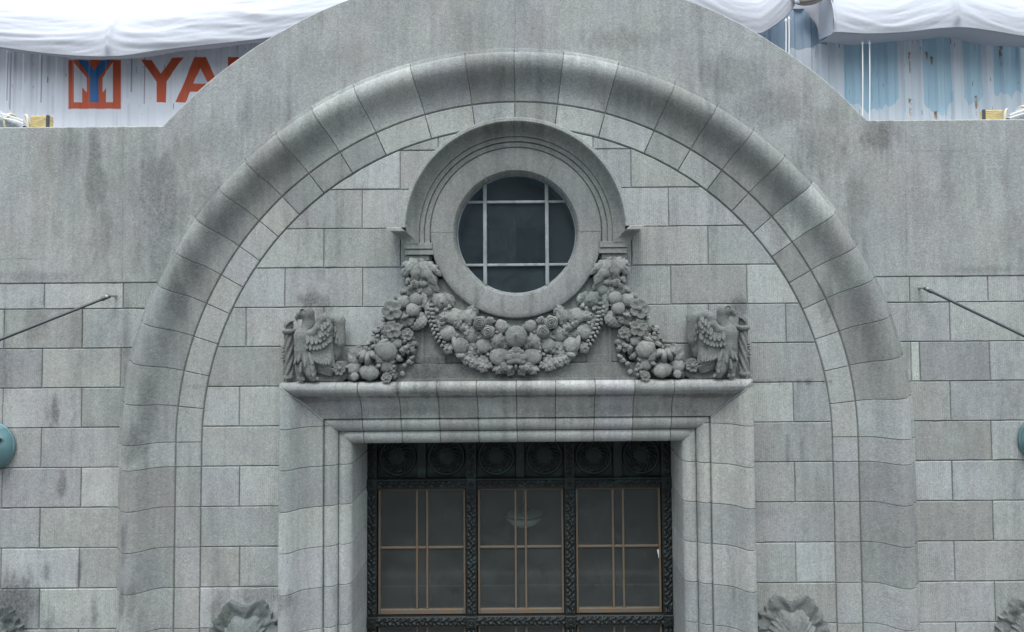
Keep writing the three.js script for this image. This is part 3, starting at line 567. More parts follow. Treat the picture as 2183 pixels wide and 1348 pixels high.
function petalShape(r, w) { // a cupped petal along +x
  const g = new THREE.SphereGeometry(1, 16, 12), p = g.attributes.position;
  for (let i = 0; i < p.count; i++) { const x = p.getX(i), y = p.getY(i), z = p.getZ(i), e = Math.hypot(x, y); p.setXYZ(i, r * (0.52 + 0.5 * x), w * y * (0.8 + 0.25 * x), r * (z > 0 ? 0.3 * z - 0.22 * (1 - e * e) + 0.12 * e + 0.1 : 0.5 * z)); }
  return soft(g);
}
// a flower head at p: petals round an eye
function flower(parent, name, p, r, n, mat, { eye = 0.24, mir = 1, turn = 0.3, tilt = 0 } = {}) {
  const o = new THREE.Group(); o.name = name; parent.add(o);
  const fix = (g) => (mir < 0 ? flip(g) : g);
  for (let i = 0; i < n; i++) mesh('petal', fix(placed(petalShape(r * rr(0.92, 1.08), r * (n > 6 ? 0.36 : 0.54)), new THREE.Vector3(), turn + i / n * 2 * Math.PI, 0).rotateX(tilt).translate(p.x, p.y, p.z)), mat, o);
  mesh('flower_eye', fix(uvs(new THREE.SphereGeometry(r * eye, 14, 10).translate(p.x, p.y, p.z + r * 0.3))), mat, o);
  return o;
}
// ---------------------------------------------------------------- pedestal behind the garland
const pedestal = thing('carved_pedestal', 'plain stone panel with side piers carrying the fruit garland above the lintel', 'pedestal');
{
  const z = 0.1, P = (u, v, q = z) => { const p = at(u, v, q); return [p.x, p.y]; }, yb = YL - 0.002;
  const L = [[862, 546], [862, 640], [868, 700], [872, 760]].map((p) => P(...p)), half = [...L.map(([x, y]) => [x, y])];
  const left = [P(862, 546), P(863, 650), P(868, 720), [P(868, 775)[0], P(868, 775)[1]]];
  const ring = Array.from({ length: 15 }, (_, i) => { const t = rad(lerp(-122, -180, i / 14)); return [ocx + (RO - 0.02) * Math.sin(t), ocy + (RO - 0.02) * Math.cos(t)]; });
  const lp = [...left.map(([x, y]) => [x, y]), [ocx, left[3][1]], ...ring.slice().reverse(), P(905, 600), P(922, 546)];
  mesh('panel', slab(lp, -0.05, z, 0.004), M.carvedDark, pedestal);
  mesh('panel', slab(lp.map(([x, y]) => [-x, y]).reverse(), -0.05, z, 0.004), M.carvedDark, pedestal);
  const bx = P(843, 790)[0], y1 = P(900, 776)[1];
  mesh('base_block', box(bx, -bx, yb, y1, -0.05, z + 0.03, 0.006), M.carved, pedestal);
  mesh('plinth', box(bx - 0.004, -bx + 0.004, yb, yb + 0.03, -0.05, z + 0.042, 0.004), M.carved, pedestal);
  for (const sg of [-1, 1]) {
    const a = P(897, 700)[0], b = P(904, 700)[0], yA = P(900, 690)[1];
    mesh('fillet', box(sg < 0 ? a : -b, sg < 0 ? b : -a, y1 + 0.0, yA, z - 0.01, z + 0.016, 0.004), M.carved, pedestal);
    const c = P(950, 760)[0]; mesh('fillet', box(sg < 0 ? b : -c, sg < 0 ? c : -b, y1, y1 + 0.09, z - 0.01, z + 0.012, 0.004), M.carved, pedestal);
    const d = P(864, 548)[0], e = P(916, 548)[0]; mesh('abacus', box(sg < 0 ? d : -e, sg < 0 ? e : -d, P(880, 556)[1], P(880, 545.5)[1], 0, z + 0.04, 0.005), M.carvedDark, pedestal);
  }
}
rebase(pedestal);

function field(caps, cell, k) { // one skin over tapered bones [x, y, z, r, x, y, z, r]
  const b = new THREE.Box3(); for (const c of caps) for (const o of [0, 4]) { const r = c[o + 3] + 0.03; b.expandByPoint(new THREE.Vector3(c[o] - r, c[o + 1] - r, c[o + 2] - r)); b.expandByPoint(new THREE.Vector3(c[o] + r, c[o + 1] + r, c[o + 2] + r)); }
  const size = b.getSize(new THREE.Vector3()), mid = b.getCenter(new THREE.Vector3()), half = Math.max(size.x, size.y, size.z) / 2 * 1.06, n = Math.ceil(2 * half / cell);
  const mc = new MarchingCubes(n, M.carved, false, false, 120000); mc.isolation = 0;
  for (let q = 0; q < n; q++) for (let j = 0; j < n; j++) for (let i = 0; i < n; i++) {
    const x = mid.x + (i - n / 2) / (n / 2) * half, y = mid.y + (j - n / 2) / (n / 2) * half, z = mid.z + (q - n / 2) / (n / 2) * half; let s = 0;
    for (const c of caps) {
      const dx = c[4] - c[0], dy = c[5] - c[1], dz = c[6] - c[2], l = dx * dx + dy * dy + dz * dz || 1e-9, t = clamp(((x - c[0]) * dx + (y - c[1]) * dy + (z - c[2]) * dz) / l, 0, 1);
      s += Math.exp(-(Math.hypot(x - c[0] - dx * t, y - c[1] - dy * t, z - c[2] - dz * t) - lerp(c[3], c[7], t)) / k);
    }
    mc.field[i + j * n + q * n * n] = s > 0 ? k * Math.log(s) : -1;
  }
  mc.update();
  const p = Array.from(mc.positionArray.subarray(0, mc.count * 3)).map((v, i) => v * half + [mid.x, mid.y, mid.z][i % 3]);
  return soft(geo(p));
}

// ---------------------------------------------------------------- the garland of fruit and flowers
const garland = thing('fruit_garland', 'carved stone garland of pumpkins, apples, roses and leaves under the porthole', 'carving');
{
  const m = () => pick([M.carved, stone(0.25, [0.99, 1.005, 0.98]), stone(0.22, [0.98, 1.01, 0.985]), stone(0.24, [1, 1, 0.985])]);
  const both = (name, make, only) => { for (const sg of only ? [only] : [-1, 1]) { const g = make(sg); mesh(name, sg < 0 ? g : flip(g), m(), garland); } };
  const round = (name, u, v, r, z0, o = {}) => both(name, () => { const z = z0 - (r > 9 ? 0.034 : 0.015); if (r > 15) r *= 0.92; const p = at(u, v, z), w = rr(0.97, 1.04), q = { ...o }; if (!q.pole) q.pole = [rr(-0.6, 0.6), rr(-0.3, 0.7), 0.75]; if (!q.ribs && r > 9) { q.ribs = pick([0, 5, 6, 7]); q.depth = 0.055; } return placed(fruit(r * PX(z) * w, q), p); });
  const leaf = (name, u0, v0, u1, v1, w, o = {}, z = 0.15) => both(name, () => leafAt(u0 + rr(-1, 1), v0 + rr(-1, 1), u1 + rr(-1.5, 1.5), v1 + rr(-1.5, 1.5), w * 1.15, { thick: z, ...o }, z + 0.025));
  // the ragged mass of foliage that the fruit is bedded in
  {
    const path = (pts, top) => pts.slice(1).map((p, i) => { const q = pts[i], za = top - q[2] * PX(), zb = top - p[2] * PX(), a = at(q[0], q[1], 0.12), b = at(p[0], p[1], 0.12); return [a.x, a.y, za, q[2] * PX(), b.x, b.y, zb, p[2] * PX()]; });
    const g0 = field([...path([[912, 655, 12], [938, 690, 20], [965, 715, 30], [1010, 735, 34], [1060, 745, 36], [1100, 745, 40]], 0.165), ...path([[890, 556, 22], [888, 600, 27], [880, 640, 33], [856, 680, 38], [848, 716, 36], [826, 752, 36], [790, 780, 32], [752, 794, 20]], 0.15), ...path([[912, 620, 24], [950, 660, 22], [1000, 690, 20], [1060, 705, 22], [1100, 712, 26]], 0.14)], 0.0125, 0.012);
    const p = g0.attributes.position, q = g0.attributes.normal;
    for (let i = 0; i < p.count; i++) { const x = p.getX(i), y = p.getY(i), f = 0.017 * vn(x * 19, y * 19, 121) + 0.014 * Math.abs(vn(x * 38, y * 38, 122)) + 0.006 * vn(x * 80, y * 80, 123); p.setXYZ(i, x + q.getX(i) * f, y + q.getY(i) * f, p.getZ(i) + q.getZ(i) * f * 1.3); }
    both('foliage', () => soft(g0.clone()));
  }
  // broad leaves lying behind the fruit
  for (let i = 0; i < 15; i++) { const t = (i + 0.5) / 15, u = lerp(944, 1092, t), v = 700 + 58 * Math.sin(t * 1.5) + (i % 2 ? 24 : -14), a = rr(0.6, 2.4) + (i % 2 ? 0 : Math.PI); leaf('broad_leaf', u, v, u + 26 * Math.cos(a), v + 24 * Math.sin(a), 30, { lobes: 2, cut: 0.4, bulge: 0.035, vein: 0.012, curl: -0.01 }, 0.16); }
  for (let i = 0; i < 14; i++) { const t = i / 13, u = lerp(908, 750, t) + 30 * Math.sin(t * 3.1), v = lerp(600, 790, t), a = rr(0, 6.3); leaf('broad_leaf', u, v, u + 22 * Math.cos(a), v + 22 * Math.sin(a), 26, { lobes: 2, cut: 0.4, bulge: 0.03, vein: 0.012, curl: -0.01 }, 0.15); }
  // swag under the ring
  round('apple', 967.5, 675, 20, 0.2, { dent: 0.3, sx: 1.05, sy: 0.9, pole: [0.05, 0.62, 0.8] });
  round('tomato', 955, 711, 19.5, 0.21, { dent: 0.34, ribs: 5, depth: 0.05, sy: 0.88, pole: [-0.3, 0.75, 0.6] });
  leaf('vine_leaf', 985, 663, 1009, 694, 40, { lobes: 2, cut: 0.45, bulge: 0.05 }, 0.17); leaf('vine_leaf', 989, 684, 1013, 668, 30, { lobes: 2, cut: 0.4, bulge: 0.03 }, 0.185); leaf('vine_leaf', 996, 655, 1020, 672, 26, { lobes: 2, cut: 0.4 }, 0.14);
  for (const [u, v, r] of [[1023.5, 688.5, 13], [1041, 707, 12.5], [1044.5, 684, 7.5]]) both('rose', () => placed(roseShape(r * 1.15 * PX(0.2)), at(u, v, 0.215), rr(0, 6)));
  leaf('rose_leaf', 1028, 718, 1012, 726, 9, { lobes: 0 }, 0.17); leaf('rose_leaf', 1048, 690, 1058, 684, 8, { lobes: 0 }, 0.17);
  round('plum', 1068, 697, 17, 0.18, { dent: 0.05 });
  round('peach', 1007, 714, 19, 0.2, { dent: 0.1, sy: 1, point: 0.22, pole: [0.05, 0.9, 0.3] });
  round('pomegranate', 982, 738, 20, 0.22, { dent: 0.05, point: 0.15, sx: 0.95, pole: [0.4, -0.5, 0.5] });
  leaf('husk', 965, 716, 974, 757, 18, { lobes: 0, bulge: 0.04 }, 0.19); leaf('husk', 972, 760, 995, 757, 14, { lobes: 0 }, 0.2);
  round('orange', 1031, 736.5, 19, 0.22, { dent: 0.08, sy: 0.92 });
  leaf('vine_leaf', 1052, 722, 1084, 736, 34, { lobes: 2, cut: 0.4, bulge: 0.04 }, 0.19); leaf('vine_leaf', 1060, 712, 1053, 748, 28, { lobes: 2, cut: 0.4, bulge: 0.03 }, 0.2);
  round('pear', 1065, 760, 22, 0.22, { dent: 0.05, sx: 1.12, sy: 0.85, pole: [0.1, 0.3, 0.9] });
  for (const [u, v, r] of [[1003, 758, 11], [1013, 766, 10], [1020, 772, 12], [1030, 764, 9], [1033, 776, 13], [1044, 779, 10], [1008, 776, 8], [1022, 782, 9], [993, 768, 8], [1037, 768, 8], [1009, 749, 10], [1021, 749, 9]]) both('blossom', () => placed(fruit(r * PX(0.19), { ribs: 4, depth: 0.35, dent: 0.3, sz: 0.6, pole: [rr(-0.2, 0.2), rr(-0.2, 0.2), 1] }), at(u, v, 0.17)));
  for (let i = 0; i < 70; i++) { const t = rnd(), u = lerp(930, 1094, t), v = 668 + 70 * Math.sin(t * 1.5) + rr(-34, 34) + 10 * t, a = rr(0, 6.3); if (i % 3) leaf('sprig', u, v, u + rr(9, 14) * Math.cos(a), v + rr(9, 14) * Math.sin(a), 9, { lobes: pick([0, 2]), bulge: 0.02 }, 0.185); else round('berry', u, v, rr(4, 6.5), 0.185, { dent: 0.1 }); }
  for (let i = 0; i < 64; i++) { const t = rnd(), u = lerp(890, 752, t ** 1.3) + rr(-20, 20), v = lerp(575, 800, t) + rr(-12, 12) , a = rr(0, 6.3); if (v > 804) continue; if (i % 3) leaf('sprig', u, v, u + rr(9, 15) * Math.cos(a), v + rr(9, 15) * Math.sin(a), 10, { lobes: pick([0, 2, 3]), bulge: 0.02 }, 0.18); else round('berry', u, v, rr(4, 7), 0.18, { dent: 0.1 }); }
  for (let i = 0; i < 40; i++) { const u = rr(806, 884), v = lerp(690, 800, rnd()), a = rr(0, 6.3); if (v < 720 + (840 - u) * 0.9 || u + v * 0.2 > 1030) continue; if (i % 2) leaf('sprig', u, v, u + 14 * Math.cos(a), v + 14 * Math.sin(a), 11, { lobes: pick([0, 2]), bulge: 0.02 }, 0.17); else round('berry', u, v, rr(4, 7.5), 0.17, { dent: 0.1 }); }
  // top drop on the piers
  for (const [a, b, c, d, w] of [[890, 552, 856, 588, 34], [888, 554, 882, 606, 28], [894, 554, 928, 606, 34], [906, 556, 938, 588, 20], [872, 556, 856, 574, 16]]) leaf('acanthus_leaf', a, b, c, d, w, { lobes: 3, cut: 0.36, bulge: 0.055, curl: -0.01, vein: 0.007 }, 0.17);
  both('rose', () => placed(roseShape(9.5 * PX(0.2)), at(884, 606, 0.2), 1)); both('rosebud', () => placed(roseShape(6 * PX(0.2)), at(875, 613, 0.21), 2));
  leaf('leaf', 868, 588, 872, 612, 16, { lobes: 0 }, 0.16); leaf('leaf', 908, 590, 934, 622, 20, { lobes: 3, cut: 0.3 }, 0.15); leaf('leaf', 897, 607, 918, 603, 14, { lobes: 2 }, 0.17);
  round('fig', 873, 621, 13.5, 0.2, { dent: 0.1 }); round('quince', 912, 619, 14, 0.18, { dent: 0.15, sx: 1.1, pole: [-0.7, 0.5, 0.5] });
  round('pumpkin', 940, 642, 20, 0.17, { ribs: 7, depth: 0.22, dent: 0.25, sx: 1.1, pole: [0.2, 0.8, 0.55] }); round('apple', 959, 640, 12, 0.16, { ribs: 4, depth: 0.12 });
  leaf('leaf', 945, 622, 968, 655, 14, { lobes: 2 }, 0.13);
  round('apple', 860.5, 643, 14.5, 0.22, { dent: 0.25, pole: [-0.3, 0.8, 0.5] }); round('apple', 886.5, 638.5, 14.5, 0.23, { dent: 0.06 }); round('apple', 880, 660.5, 14.5, 0.24, { dent: 0.1, pole: [0.4, 0.6, 0.6] });
  round('bud', 843.5, 635, 5, 0.15, { dent: 0 }); round('bud', 851, 633, 4.5, 0.15, { dent: 0 });
  for (const sg of [-1, 1]) {
    const F = (u, v, r, z, n, tn, name = 'blossom') => flower(garland, name, at(u, v, z), r * PX(z), n, M.carved, { mir: sg, turn: tn });
    F(836, 662, 22, 0.2, 5, 0.7); F(838.5, 703, 19, 0.2, 5, 0.5); F(868.5, 713, 14, 0.19, 5, 0.2); F(824, 806, 11, 0.24, 6, 0.1); F(877, 735, 9, 0.17, 5, 0.3);
  }
  // feathery wheat between the branches
  for (let i = 0; i < 22; i++) { const t = i / 21, k = i % 2 ? 1 : -1, u = lerp(914, 950, t) - 9 * Math.sin(Math.PI * t), v = lerp(650, 742, t), a = rad(68 + k * rr(48, 66)); leaf('frond', u, v, u + rr(11, 15) * Math.cos(a), v + rr(11, 15) * Math.sin(a), 9, { lobes: 0, bulge: 0.018, vein: 0.004 }, 0.175); }
  both('branch', () => joined(Array.from({ length: 12 }, (_, i) => placed(fruit(8 * PX(0.2), { dent: 0, sx: 0.6, sz: 0.7, pole: [rr(-0.5, 0.5), -0.8, 0.3] }), at(lerp(901, 917, i / 11) + rr(-4, 4), lerp(630, 672, i / 11), 0.17)))));
  leaf('oak_leaf', 962, 730, 946, 748, 15, { lobes: 4, cut: 0.4 }, 0.14); leaf('oak_leaf', 955, 726, 940, 733, 9, { lobes: 3, cut: 0.4 }, 0.13);
  leaf('acanthus_leaf', 910, 676, 880, 702, 24, { lobes: 5, cut: 0.2, bulge: 0.04, ridges: 4 }, 0.17); leaf('leaf', 872, 672, 848, 682, 11, { lobes: 0 }, 0.2); leaf('leaf', 872, 690, 850, 690, 20, { lobes: 3 }, 0.15); leaf('leaf', 905, 668, 884, 684, 22, { lobes: 2 }, 0.15);
  // outer branch running down to the eagles
  leaf('leaf', 828, 724, 801, 737, 14, { lobes: 0, ridges: 4, bulge: 0.03 }, 0.2); leaf('leaf', 812, 733, 776, 748, 16, { lobes: 0, ridges: 3 }, 0.16); leaf('leaf', 850, 722, 826, 735, 16, { lobes: 2 }, 0.16); leaf('leaf', 824, 700, 810, 716, 18, { lobes: 2 }, 0.13);
  round('bud', 836.5, 724, 4, 0.22, { dent: 0.3 });
  round('pumpkin', 823, 748, 24, 0.24, { ribs: 8, depth: 0.08, dent: 0.1, sx: 1.12, sy: 0.9, pole: [0.5, 0.6, 0.5] });
  round('apple', 846, 731, 11.5, 0.21, { dent: 0.1 }); round('apple', 858, 716, 7, 0.2, { dent: 0.1 });
  leaf('vine_leaf', 776, 757, 738, 754, 30, { lobes: 3, cut: 0.4, bulge: 0.04 }, 0.17); leaf('vine_leaf', 762, 778, 742, 752, 22, { lobes: 3, cut: 0.35 }, 0.18);
  for (const [a, b, c, d, w] of [[778, 748, 766, 776, 22], [786, 749, 780, 782, 20], [790, 749, 800, 770, 16], [774, 748, 757, 764, 14]]) leaf('tulip_petal', a, b, c, d, w, { lobes: 0, bulge: 0.06 }, 0.22);
  leaf('leaf', 798, 754, 818, 782, 18, { lobes: 3, cut: 0.3 }, 0.2); leaf('leaf', 812, 776, 796, 788, 10, { lobes: 2 }, 0.2);
  round('apple', 755, 785, 15, 0.22, { dent: 0.05 }); round('pumpkin', 787, 794, 21, 0.25, { ribs: 7, depth: 0.1, dent: 0.12, sx: 1.15, sy: 0.85, pole: [0.2, 0.8, 0.5] }); round('apple', 756, 803, 9, 0.23, { dent: 0.2 }); round('pear', 822, 780, 17, 0.21, { sy: 0.9, dent: 0.08 });
  both('grapes', () => joined(Array.from({ length: 22 }, (_, i) => placed(fruit(4.6 * PX(0.2), { dent: 0, sz: 1 }), at(lerp(826, 842, (i % 5) / 4) + rr(-2, 2), lerp(783, 806, Math.floor(i / 5) / 4) + rr(-2, 2), rr(0.14, 0.19))))));
  for (const [a, b, c, d, w] of [[877, 735, 860, 744, 12], [878, 738, 880, 756, 12], [868, 742, 852, 752, 12], [860, 738, 856, 760, 14], [884, 760, 870, 770, 9], [876, 728, 890, 738, 12], [842, 758, 856, 770, 14]]) leaf('leaf', a, b, c, d, w, { lobes: 3, cut: 0.35 }, 0.15);
  // the middle
  both('melon', () => placed(fruit(24 * PX(0.24), { ribs: 10, depth: 0.03, dent: 0.02, pole: [0, 0.1, 1] }), at(1100, 718, 0.22)), -1);
  both('calyx', () => placed(roseShape(5.5 * PX(0.32)), at(1100, 715, 0.33)), -1);
  both('knot', () => joined([[1100, 746, 8], [1090, 751, 6], [1110, 751, 6], [1096, 758, 8], [1104, 758, 8], [1086, 762, 8], [1114, 762, 8], [1092, 769, 7], [1108, 769, 7], [1100, 768, 7], [1087, 771, 6], [1113, 771, 6]].map(([u, v, r]) => placed(fruit(r * PX(0.26), { dent: 0, sx: 1.3, pole: [0, 1, 0.2] }), at(u, v, 0.25)))), -1);
  leaf('drop_leaf', 1088, 774, 1064, 796, 20, { lobes: 3, cut: 0.45, bulge: 0.05 }, 0.19); leaf('drop_leaf', 1091, 774, 1082, 799, 15, { lobes: 2, cut: 0.4, bulge: 0.04 }, 0.2); leaf('drop_leaf', 1084, 776, 1060, 780, 14, { lobes: 2 }, 0.19);
  both('drop_leaf', () => leafAt(1100, 772, 1100, 793, 13, { lobes: 0, bulge: 0.05, thick: 0.14 }, 0.21), -1);
}
rebase(garland);

// ---------------------------------------------------------------- eagles and the twisted torches beside them
// small overlapping breast feathers cut into a skin
function scaled(g) {
  const p = g.attributes.position, n = g.attributes.normal, px = PX(0.2);
  for (let i = 0; i < p.count; i++) {
    const x = p.getX(i) / px, y = p.getY(i) / px, row = Math.floor(y / 6.5), f = y / 6.5 - row, s = Math.abs(((x / 7 + (row % 2) * 0.5) % 1 + 1) % 1 - 0.5) * 2, h = p.getY(i) > at(650, 700).y ? 0 : 0.0032 * smooth(0, 0.9, 1 - f - 0.35 * (1 - s) + 0.2);
    p.setXYZ(i, p.getX(i) + n.getX(i) * h, p.getY(i) + n.getY(i) * h, p.getZ(i) + n.getZ(i) * h);
  }
  return soft(g);
}
function eagle(sg, label) {
  const o = thing('eagle_carving', label, 'eagle'), fix = (g) => (sg < 0 ? g : flip(g));
  const C = (u0, v0, z0, r0, u1, v1, z1, r1) => { const a = at(u0, v0, z0), b = at(u1, v1, z1); return [a.x, a.y, z0, r0 * PX(z0), b.x, b.y, z1, r1 * PX(z1)]; };
  mesh('body', fix(scaled(field([C(650, 667, 0.24, 11, 656, 668, 0.225, 12.5), C(657, 674, 0.215, 11.5, 659, 692, 0.2, 12.5), C(658, 692, 0.19, 12.5, 649, 712, 0.2, 16), C(647, 718, 0.2, 19, 649, 745, 0.19, 18), C(649, 745, 0.19, 18, 656, 764, 0.18, 15), C(660, 770, 0.14, 14, 690, 790, 0.12, 12), C(652, 780, 0.15, 10, 655, 800, 0.14, 9),
    C(650, 712, 0.19, 15, 672, 720, 0.16, 13), C(655, 730, 0.16, 15, 680, 745, 0.14, 12), C(639, 760, 0.2, 10, 640, 786, 0.21, 8.5), C(655, 764, 0.22, 13, 662, 794, 0.23, 9.5), C(662, 794, 0.23, 9, 667, 807, 0.23, 6.5), C(640, 786, 0.21, 8, 640, 806, 0.21, 6.5)], 0.0115, 0.014), 1)), M.carved, o);
  const wing = mesh('near_wing', fix(field([C(650, 712, 0.25, 6, 668, 709, 0.27, 7), C(668, 709, 0.27, 7, 679, 697, 0.28, 8), C(679, 697, 0.28, 8, 683, 683, 0.28, 8), C(683, 683, 0.28, 8, 693, 677, 0.27, 8), C(693, 677, 0.27, 9, 702, 682, 0.25, 8),
    C(662, 722, 0.22, 13, 680, 768, 0.2, 12), C(676, 716, 0.22, 13, 692, 774, 0.2, 12), C(690, 705, 0.22, 13, 704, 776, 0.19, 10), C(697, 690, 0.22, 12, 700, 740, 0.19, 10), C(660, 740, 0.2, 10, 672, 762, 0.19, 9)], 0.0115, 0.012)), M.carved, o);
  mesh('far_wing', fix(field([C(710, 682, 0.15, 11, 722, 684, 0.14, 12), C(722, 686, 0.14, 13, 723, 730, 0.13, 13), C(712, 690, 0.14, 11, 714, 752, 0.13, 9), C(722, 730, 0.12, 10, 716, 764, 0.12, 7), C(700, 682, 0.19, 9, 714, 682, 0.14, 9)], 0.0115, 0.012)), M.carved, o);
  const feather = (parent, u, v, l, w, a, z, name = 'feather') => { const p = at(u, v, z); mesh(name, fix(placed(leafShape(l * PX(z), w * PX(z), { lobes: 0, bulge: 0.03, curl: -0.004, thick: 0.05, vein: 0.004, shingle: 1 }), p, rad(a))), M.carved, parent); };
  const row = (n, a, b, c, l, w, t0, t1, z) => { for (let i = 0; i < n; i++) { const t = i / (n - 1), u = (1 - t) ** 2 * a[0] + 2 * t * (1 - t) * b[0] + t * t * c[0], v = (1 - t) ** 2 * a[1] + 2 * t * (1 - t) * b[1] + t * t * c[1]; feather(wing, u, v, l, w, lerp(t0, t1, t), z + 0.004 * (i % 2)); } };
  row(7, [656, 744], [676, 750], [700, 748], 30, 17, -60, -86, 0.25); row(8, [654, 726], [680, 735], [698, 714], 19, 17, -86, -74, 0.275); row(6, [655, 714], [678, 722], [694, 700], 19, 17, -86, -70, 0.292); row(4, [681, 702], [690, 698], [701, 688], 20, 17, -80, -88, 0.302); row(3, [684, 692], [690, 687], [699, 680], 16, 14, -70, -85, 0.314);
  for (const [u, v] of [[708, 690], [714, 694], [712, 704], [718, 708], [716, 718]]) feather(o, u, v, 15, 10, -86, 0.2);
  for (const [u, v, l, w, a] of [[640, 750, 24, 12, -100], [649, 752, 30, 13, -86], [657, 752, 28, 13, -68], [661, 768, 26, 12, -74], [664, 784, 20, 11, -76], [635, 755, 24, 10, -108], [641, 772, 24, 10, -92]]) feather(o, u, v, l, w, a, 0.284, 'thigh_feather');
  for (let i = 0; i < 5; i++) { const a = at(664 + i * 3, 772 + i * 4.6, 0.2), b = at(716 - i * 2, 789 + i * 3.2, 0.2); mesh('tail_feather', fix(placed(leafShape(a.distanceTo(b), 11 * PX(), { lobes: 0, bulge: 0.02, curl: 0, thick: 0.1 }), new THREE.Vector3(a.x, a.y, 0.225 - i * 0.006), Math.atan2(b.y - a.y, b.x - a.x))), M.carved, o); }
  mesh('beak', fix(field([C(644, 668, 0.25, 7, 637, 670, 0.25, 5.6), C(637, 670, 0.25, 5.6, 632, 676, 0.25, 4), C(632, 676, 0.25, 4, 632.5, 684, 0.25, 1.6), C(645, 676, 0.24, 4.5, 639, 679.5, 0.24, 2.6)], 0.005, 0.004)), M.carved, o);
  const brow = at(645, 663.5, 0.29); mesh('brow', fix(uvs(new THREE.TorusGeometry(5.5 * PX(), 0.009, 8, 16, Math.PI).translate(brow.x, brow.y - 0.005, 0.292))), M.carved, o);
  const eye = at(645, 666.5, 0.29); mesh('eye', fix(uvs(new THREE.SphereGeometry(0.011, 12, 8).translate(eye.x, eye.y, 0.29))), M.carvedDark, o);
  for (const [u, v] of [[636, 808], [641, 809], [646, 808], [664, 809], [670, 809], [676, 808]]) { const p = at(u, v, 0.24), q = fruit(4.4 * PX(), { dent: 0, sx: 0.6, pole: [-0.2, -0.6, 0.7] }); mesh('talon', fix(placed(q, p)), M.carved, o); }
  const yb = YL + 0.002, a = at(656, 790, 0.16), b = at(744, 790, 0.16), pl = [];
  pl.push([a.x - 0.06, yb], [b.x - 0.05, yb]); for (let i = 0; i <= 10; i++) { const t = lerp(-1.2, 1.6, i / 10); pl.push([b.x - 0.11 + 0.105 * Math.cos(t), yb + 0.115 + 0.115 * Math.sin(t)]); } pl.push([b.x - 0.2, yb + 0.1], [a.x - 0.02, yb + 0.1]);
  mesh('scroll_base', fix(slab(pl, -0.02, 0.165, 0.02)), M.carved, o);
  flower(o, 'rosette', at(724.5, 785, 0.2), 15 * PX(0.2), 8, M.carved, { mir: sg, eye: 0.28 });
  rebase(o);
}
eagle(-1, 'stone eagle left of the garland, facing left towards a twisted torch');
eagle(1, 'stone eagle right of the garland, facing right towards a twisted torch');
function torch(sg, label) {
  const o = thing('carved_torch', label, 'carved torch'), fix = (g) => (sg < 0 ? g : flip(g)), z = 0.12, c = at(615, 800, z), px = PX(z), V = (u, v) => at(u, v, z).y;
  const lathe = (pts) => done(new THREE.LatheGeometry(pts.map(([r, v]) => new THREE.Vector2(r * px, V(615, v))), 28).translate(c.x, 0, z), 0.9);
  const pos = [], idx = [], y0 = V(615, 801), y1 = V(615, 711);
  for (let i = 0; i <= 50; i++) for (let j = 0; j <= 40; j++) { const t = i / 50, a = j / 40 * 2 * Math.PI, r = (10.8 - 1.6 * t) * px * (1.06 - 0.3 * Math.abs(Math.cos(2.5 * (a + t * 4.2))) ** 3); pos.push(c.x + r * Math.cos(a), lerp(y0, y1, t), z + r * Math.sin(a)); }
  for (let i = 0; i < 50; i++) for (let j = 0; j < 40; j++) { const q = i * 41 + j; idx.push(q, q + 42, q + 1, q, q + 41, q + 42); }
  mesh('twisted_shaft', fix(soft(geo(pos, idx))), M.carved, o);
  mesh('collar', fix(lathe([[0.01, 713], [10, 713], [12, 711], [14.5, 708], [14.5, 704], [12, 702], [8, 701], [0.01, 700]])), M.carved, o);
  mesh('flame_cup', fix(lathe([[0.01, 703], [8, 702], [9.5, 697], [9.5, 692], [8, 687], [5, 683], [0.01, 681.5]])), M.carvedDark, o);
  mesh('base_ring', fix(lathe([[0.01, 800], [11.5, 800], [13, 803], [12.5, 807], [0.01, 808]])), M.carved, o);
  mesh('ball_foot', fix(done(new THREE.SphereGeometry(7 * px, 16, 12).translate(c.x + 0.01, YL + 6.3 * px, z), 2)), M.carved, o);
  for (let i = 0; i < 6; i++) { const p = at(607 + (i % 2) * 3, 742 + i * 5, 0.15); mesh('ribbon', fix(placed(leafShape(12 * px, 6 * px, { lobes: 0, thick: 0.04 }), p, rad(160 + i * 7))), M.carved, o); }
  for (let i = 0; i < 4; i++) { const p = at(609 + i * 1.5, 698 - i * 3, 0.17); mesh('flame_leaf', fix(placed(leafShape(12 * px, 6 * px, { lobes: 0, thick: 0.05 }), p, rad(60 - i * 12))), M.carved, o); }
  rebase(o);
}
torch(-1, 'twisted stone torch at the left end of the lintel, beside the eagle');
torch(1, 'twisted stone torch at the right end of the lintel, beside the eagle');

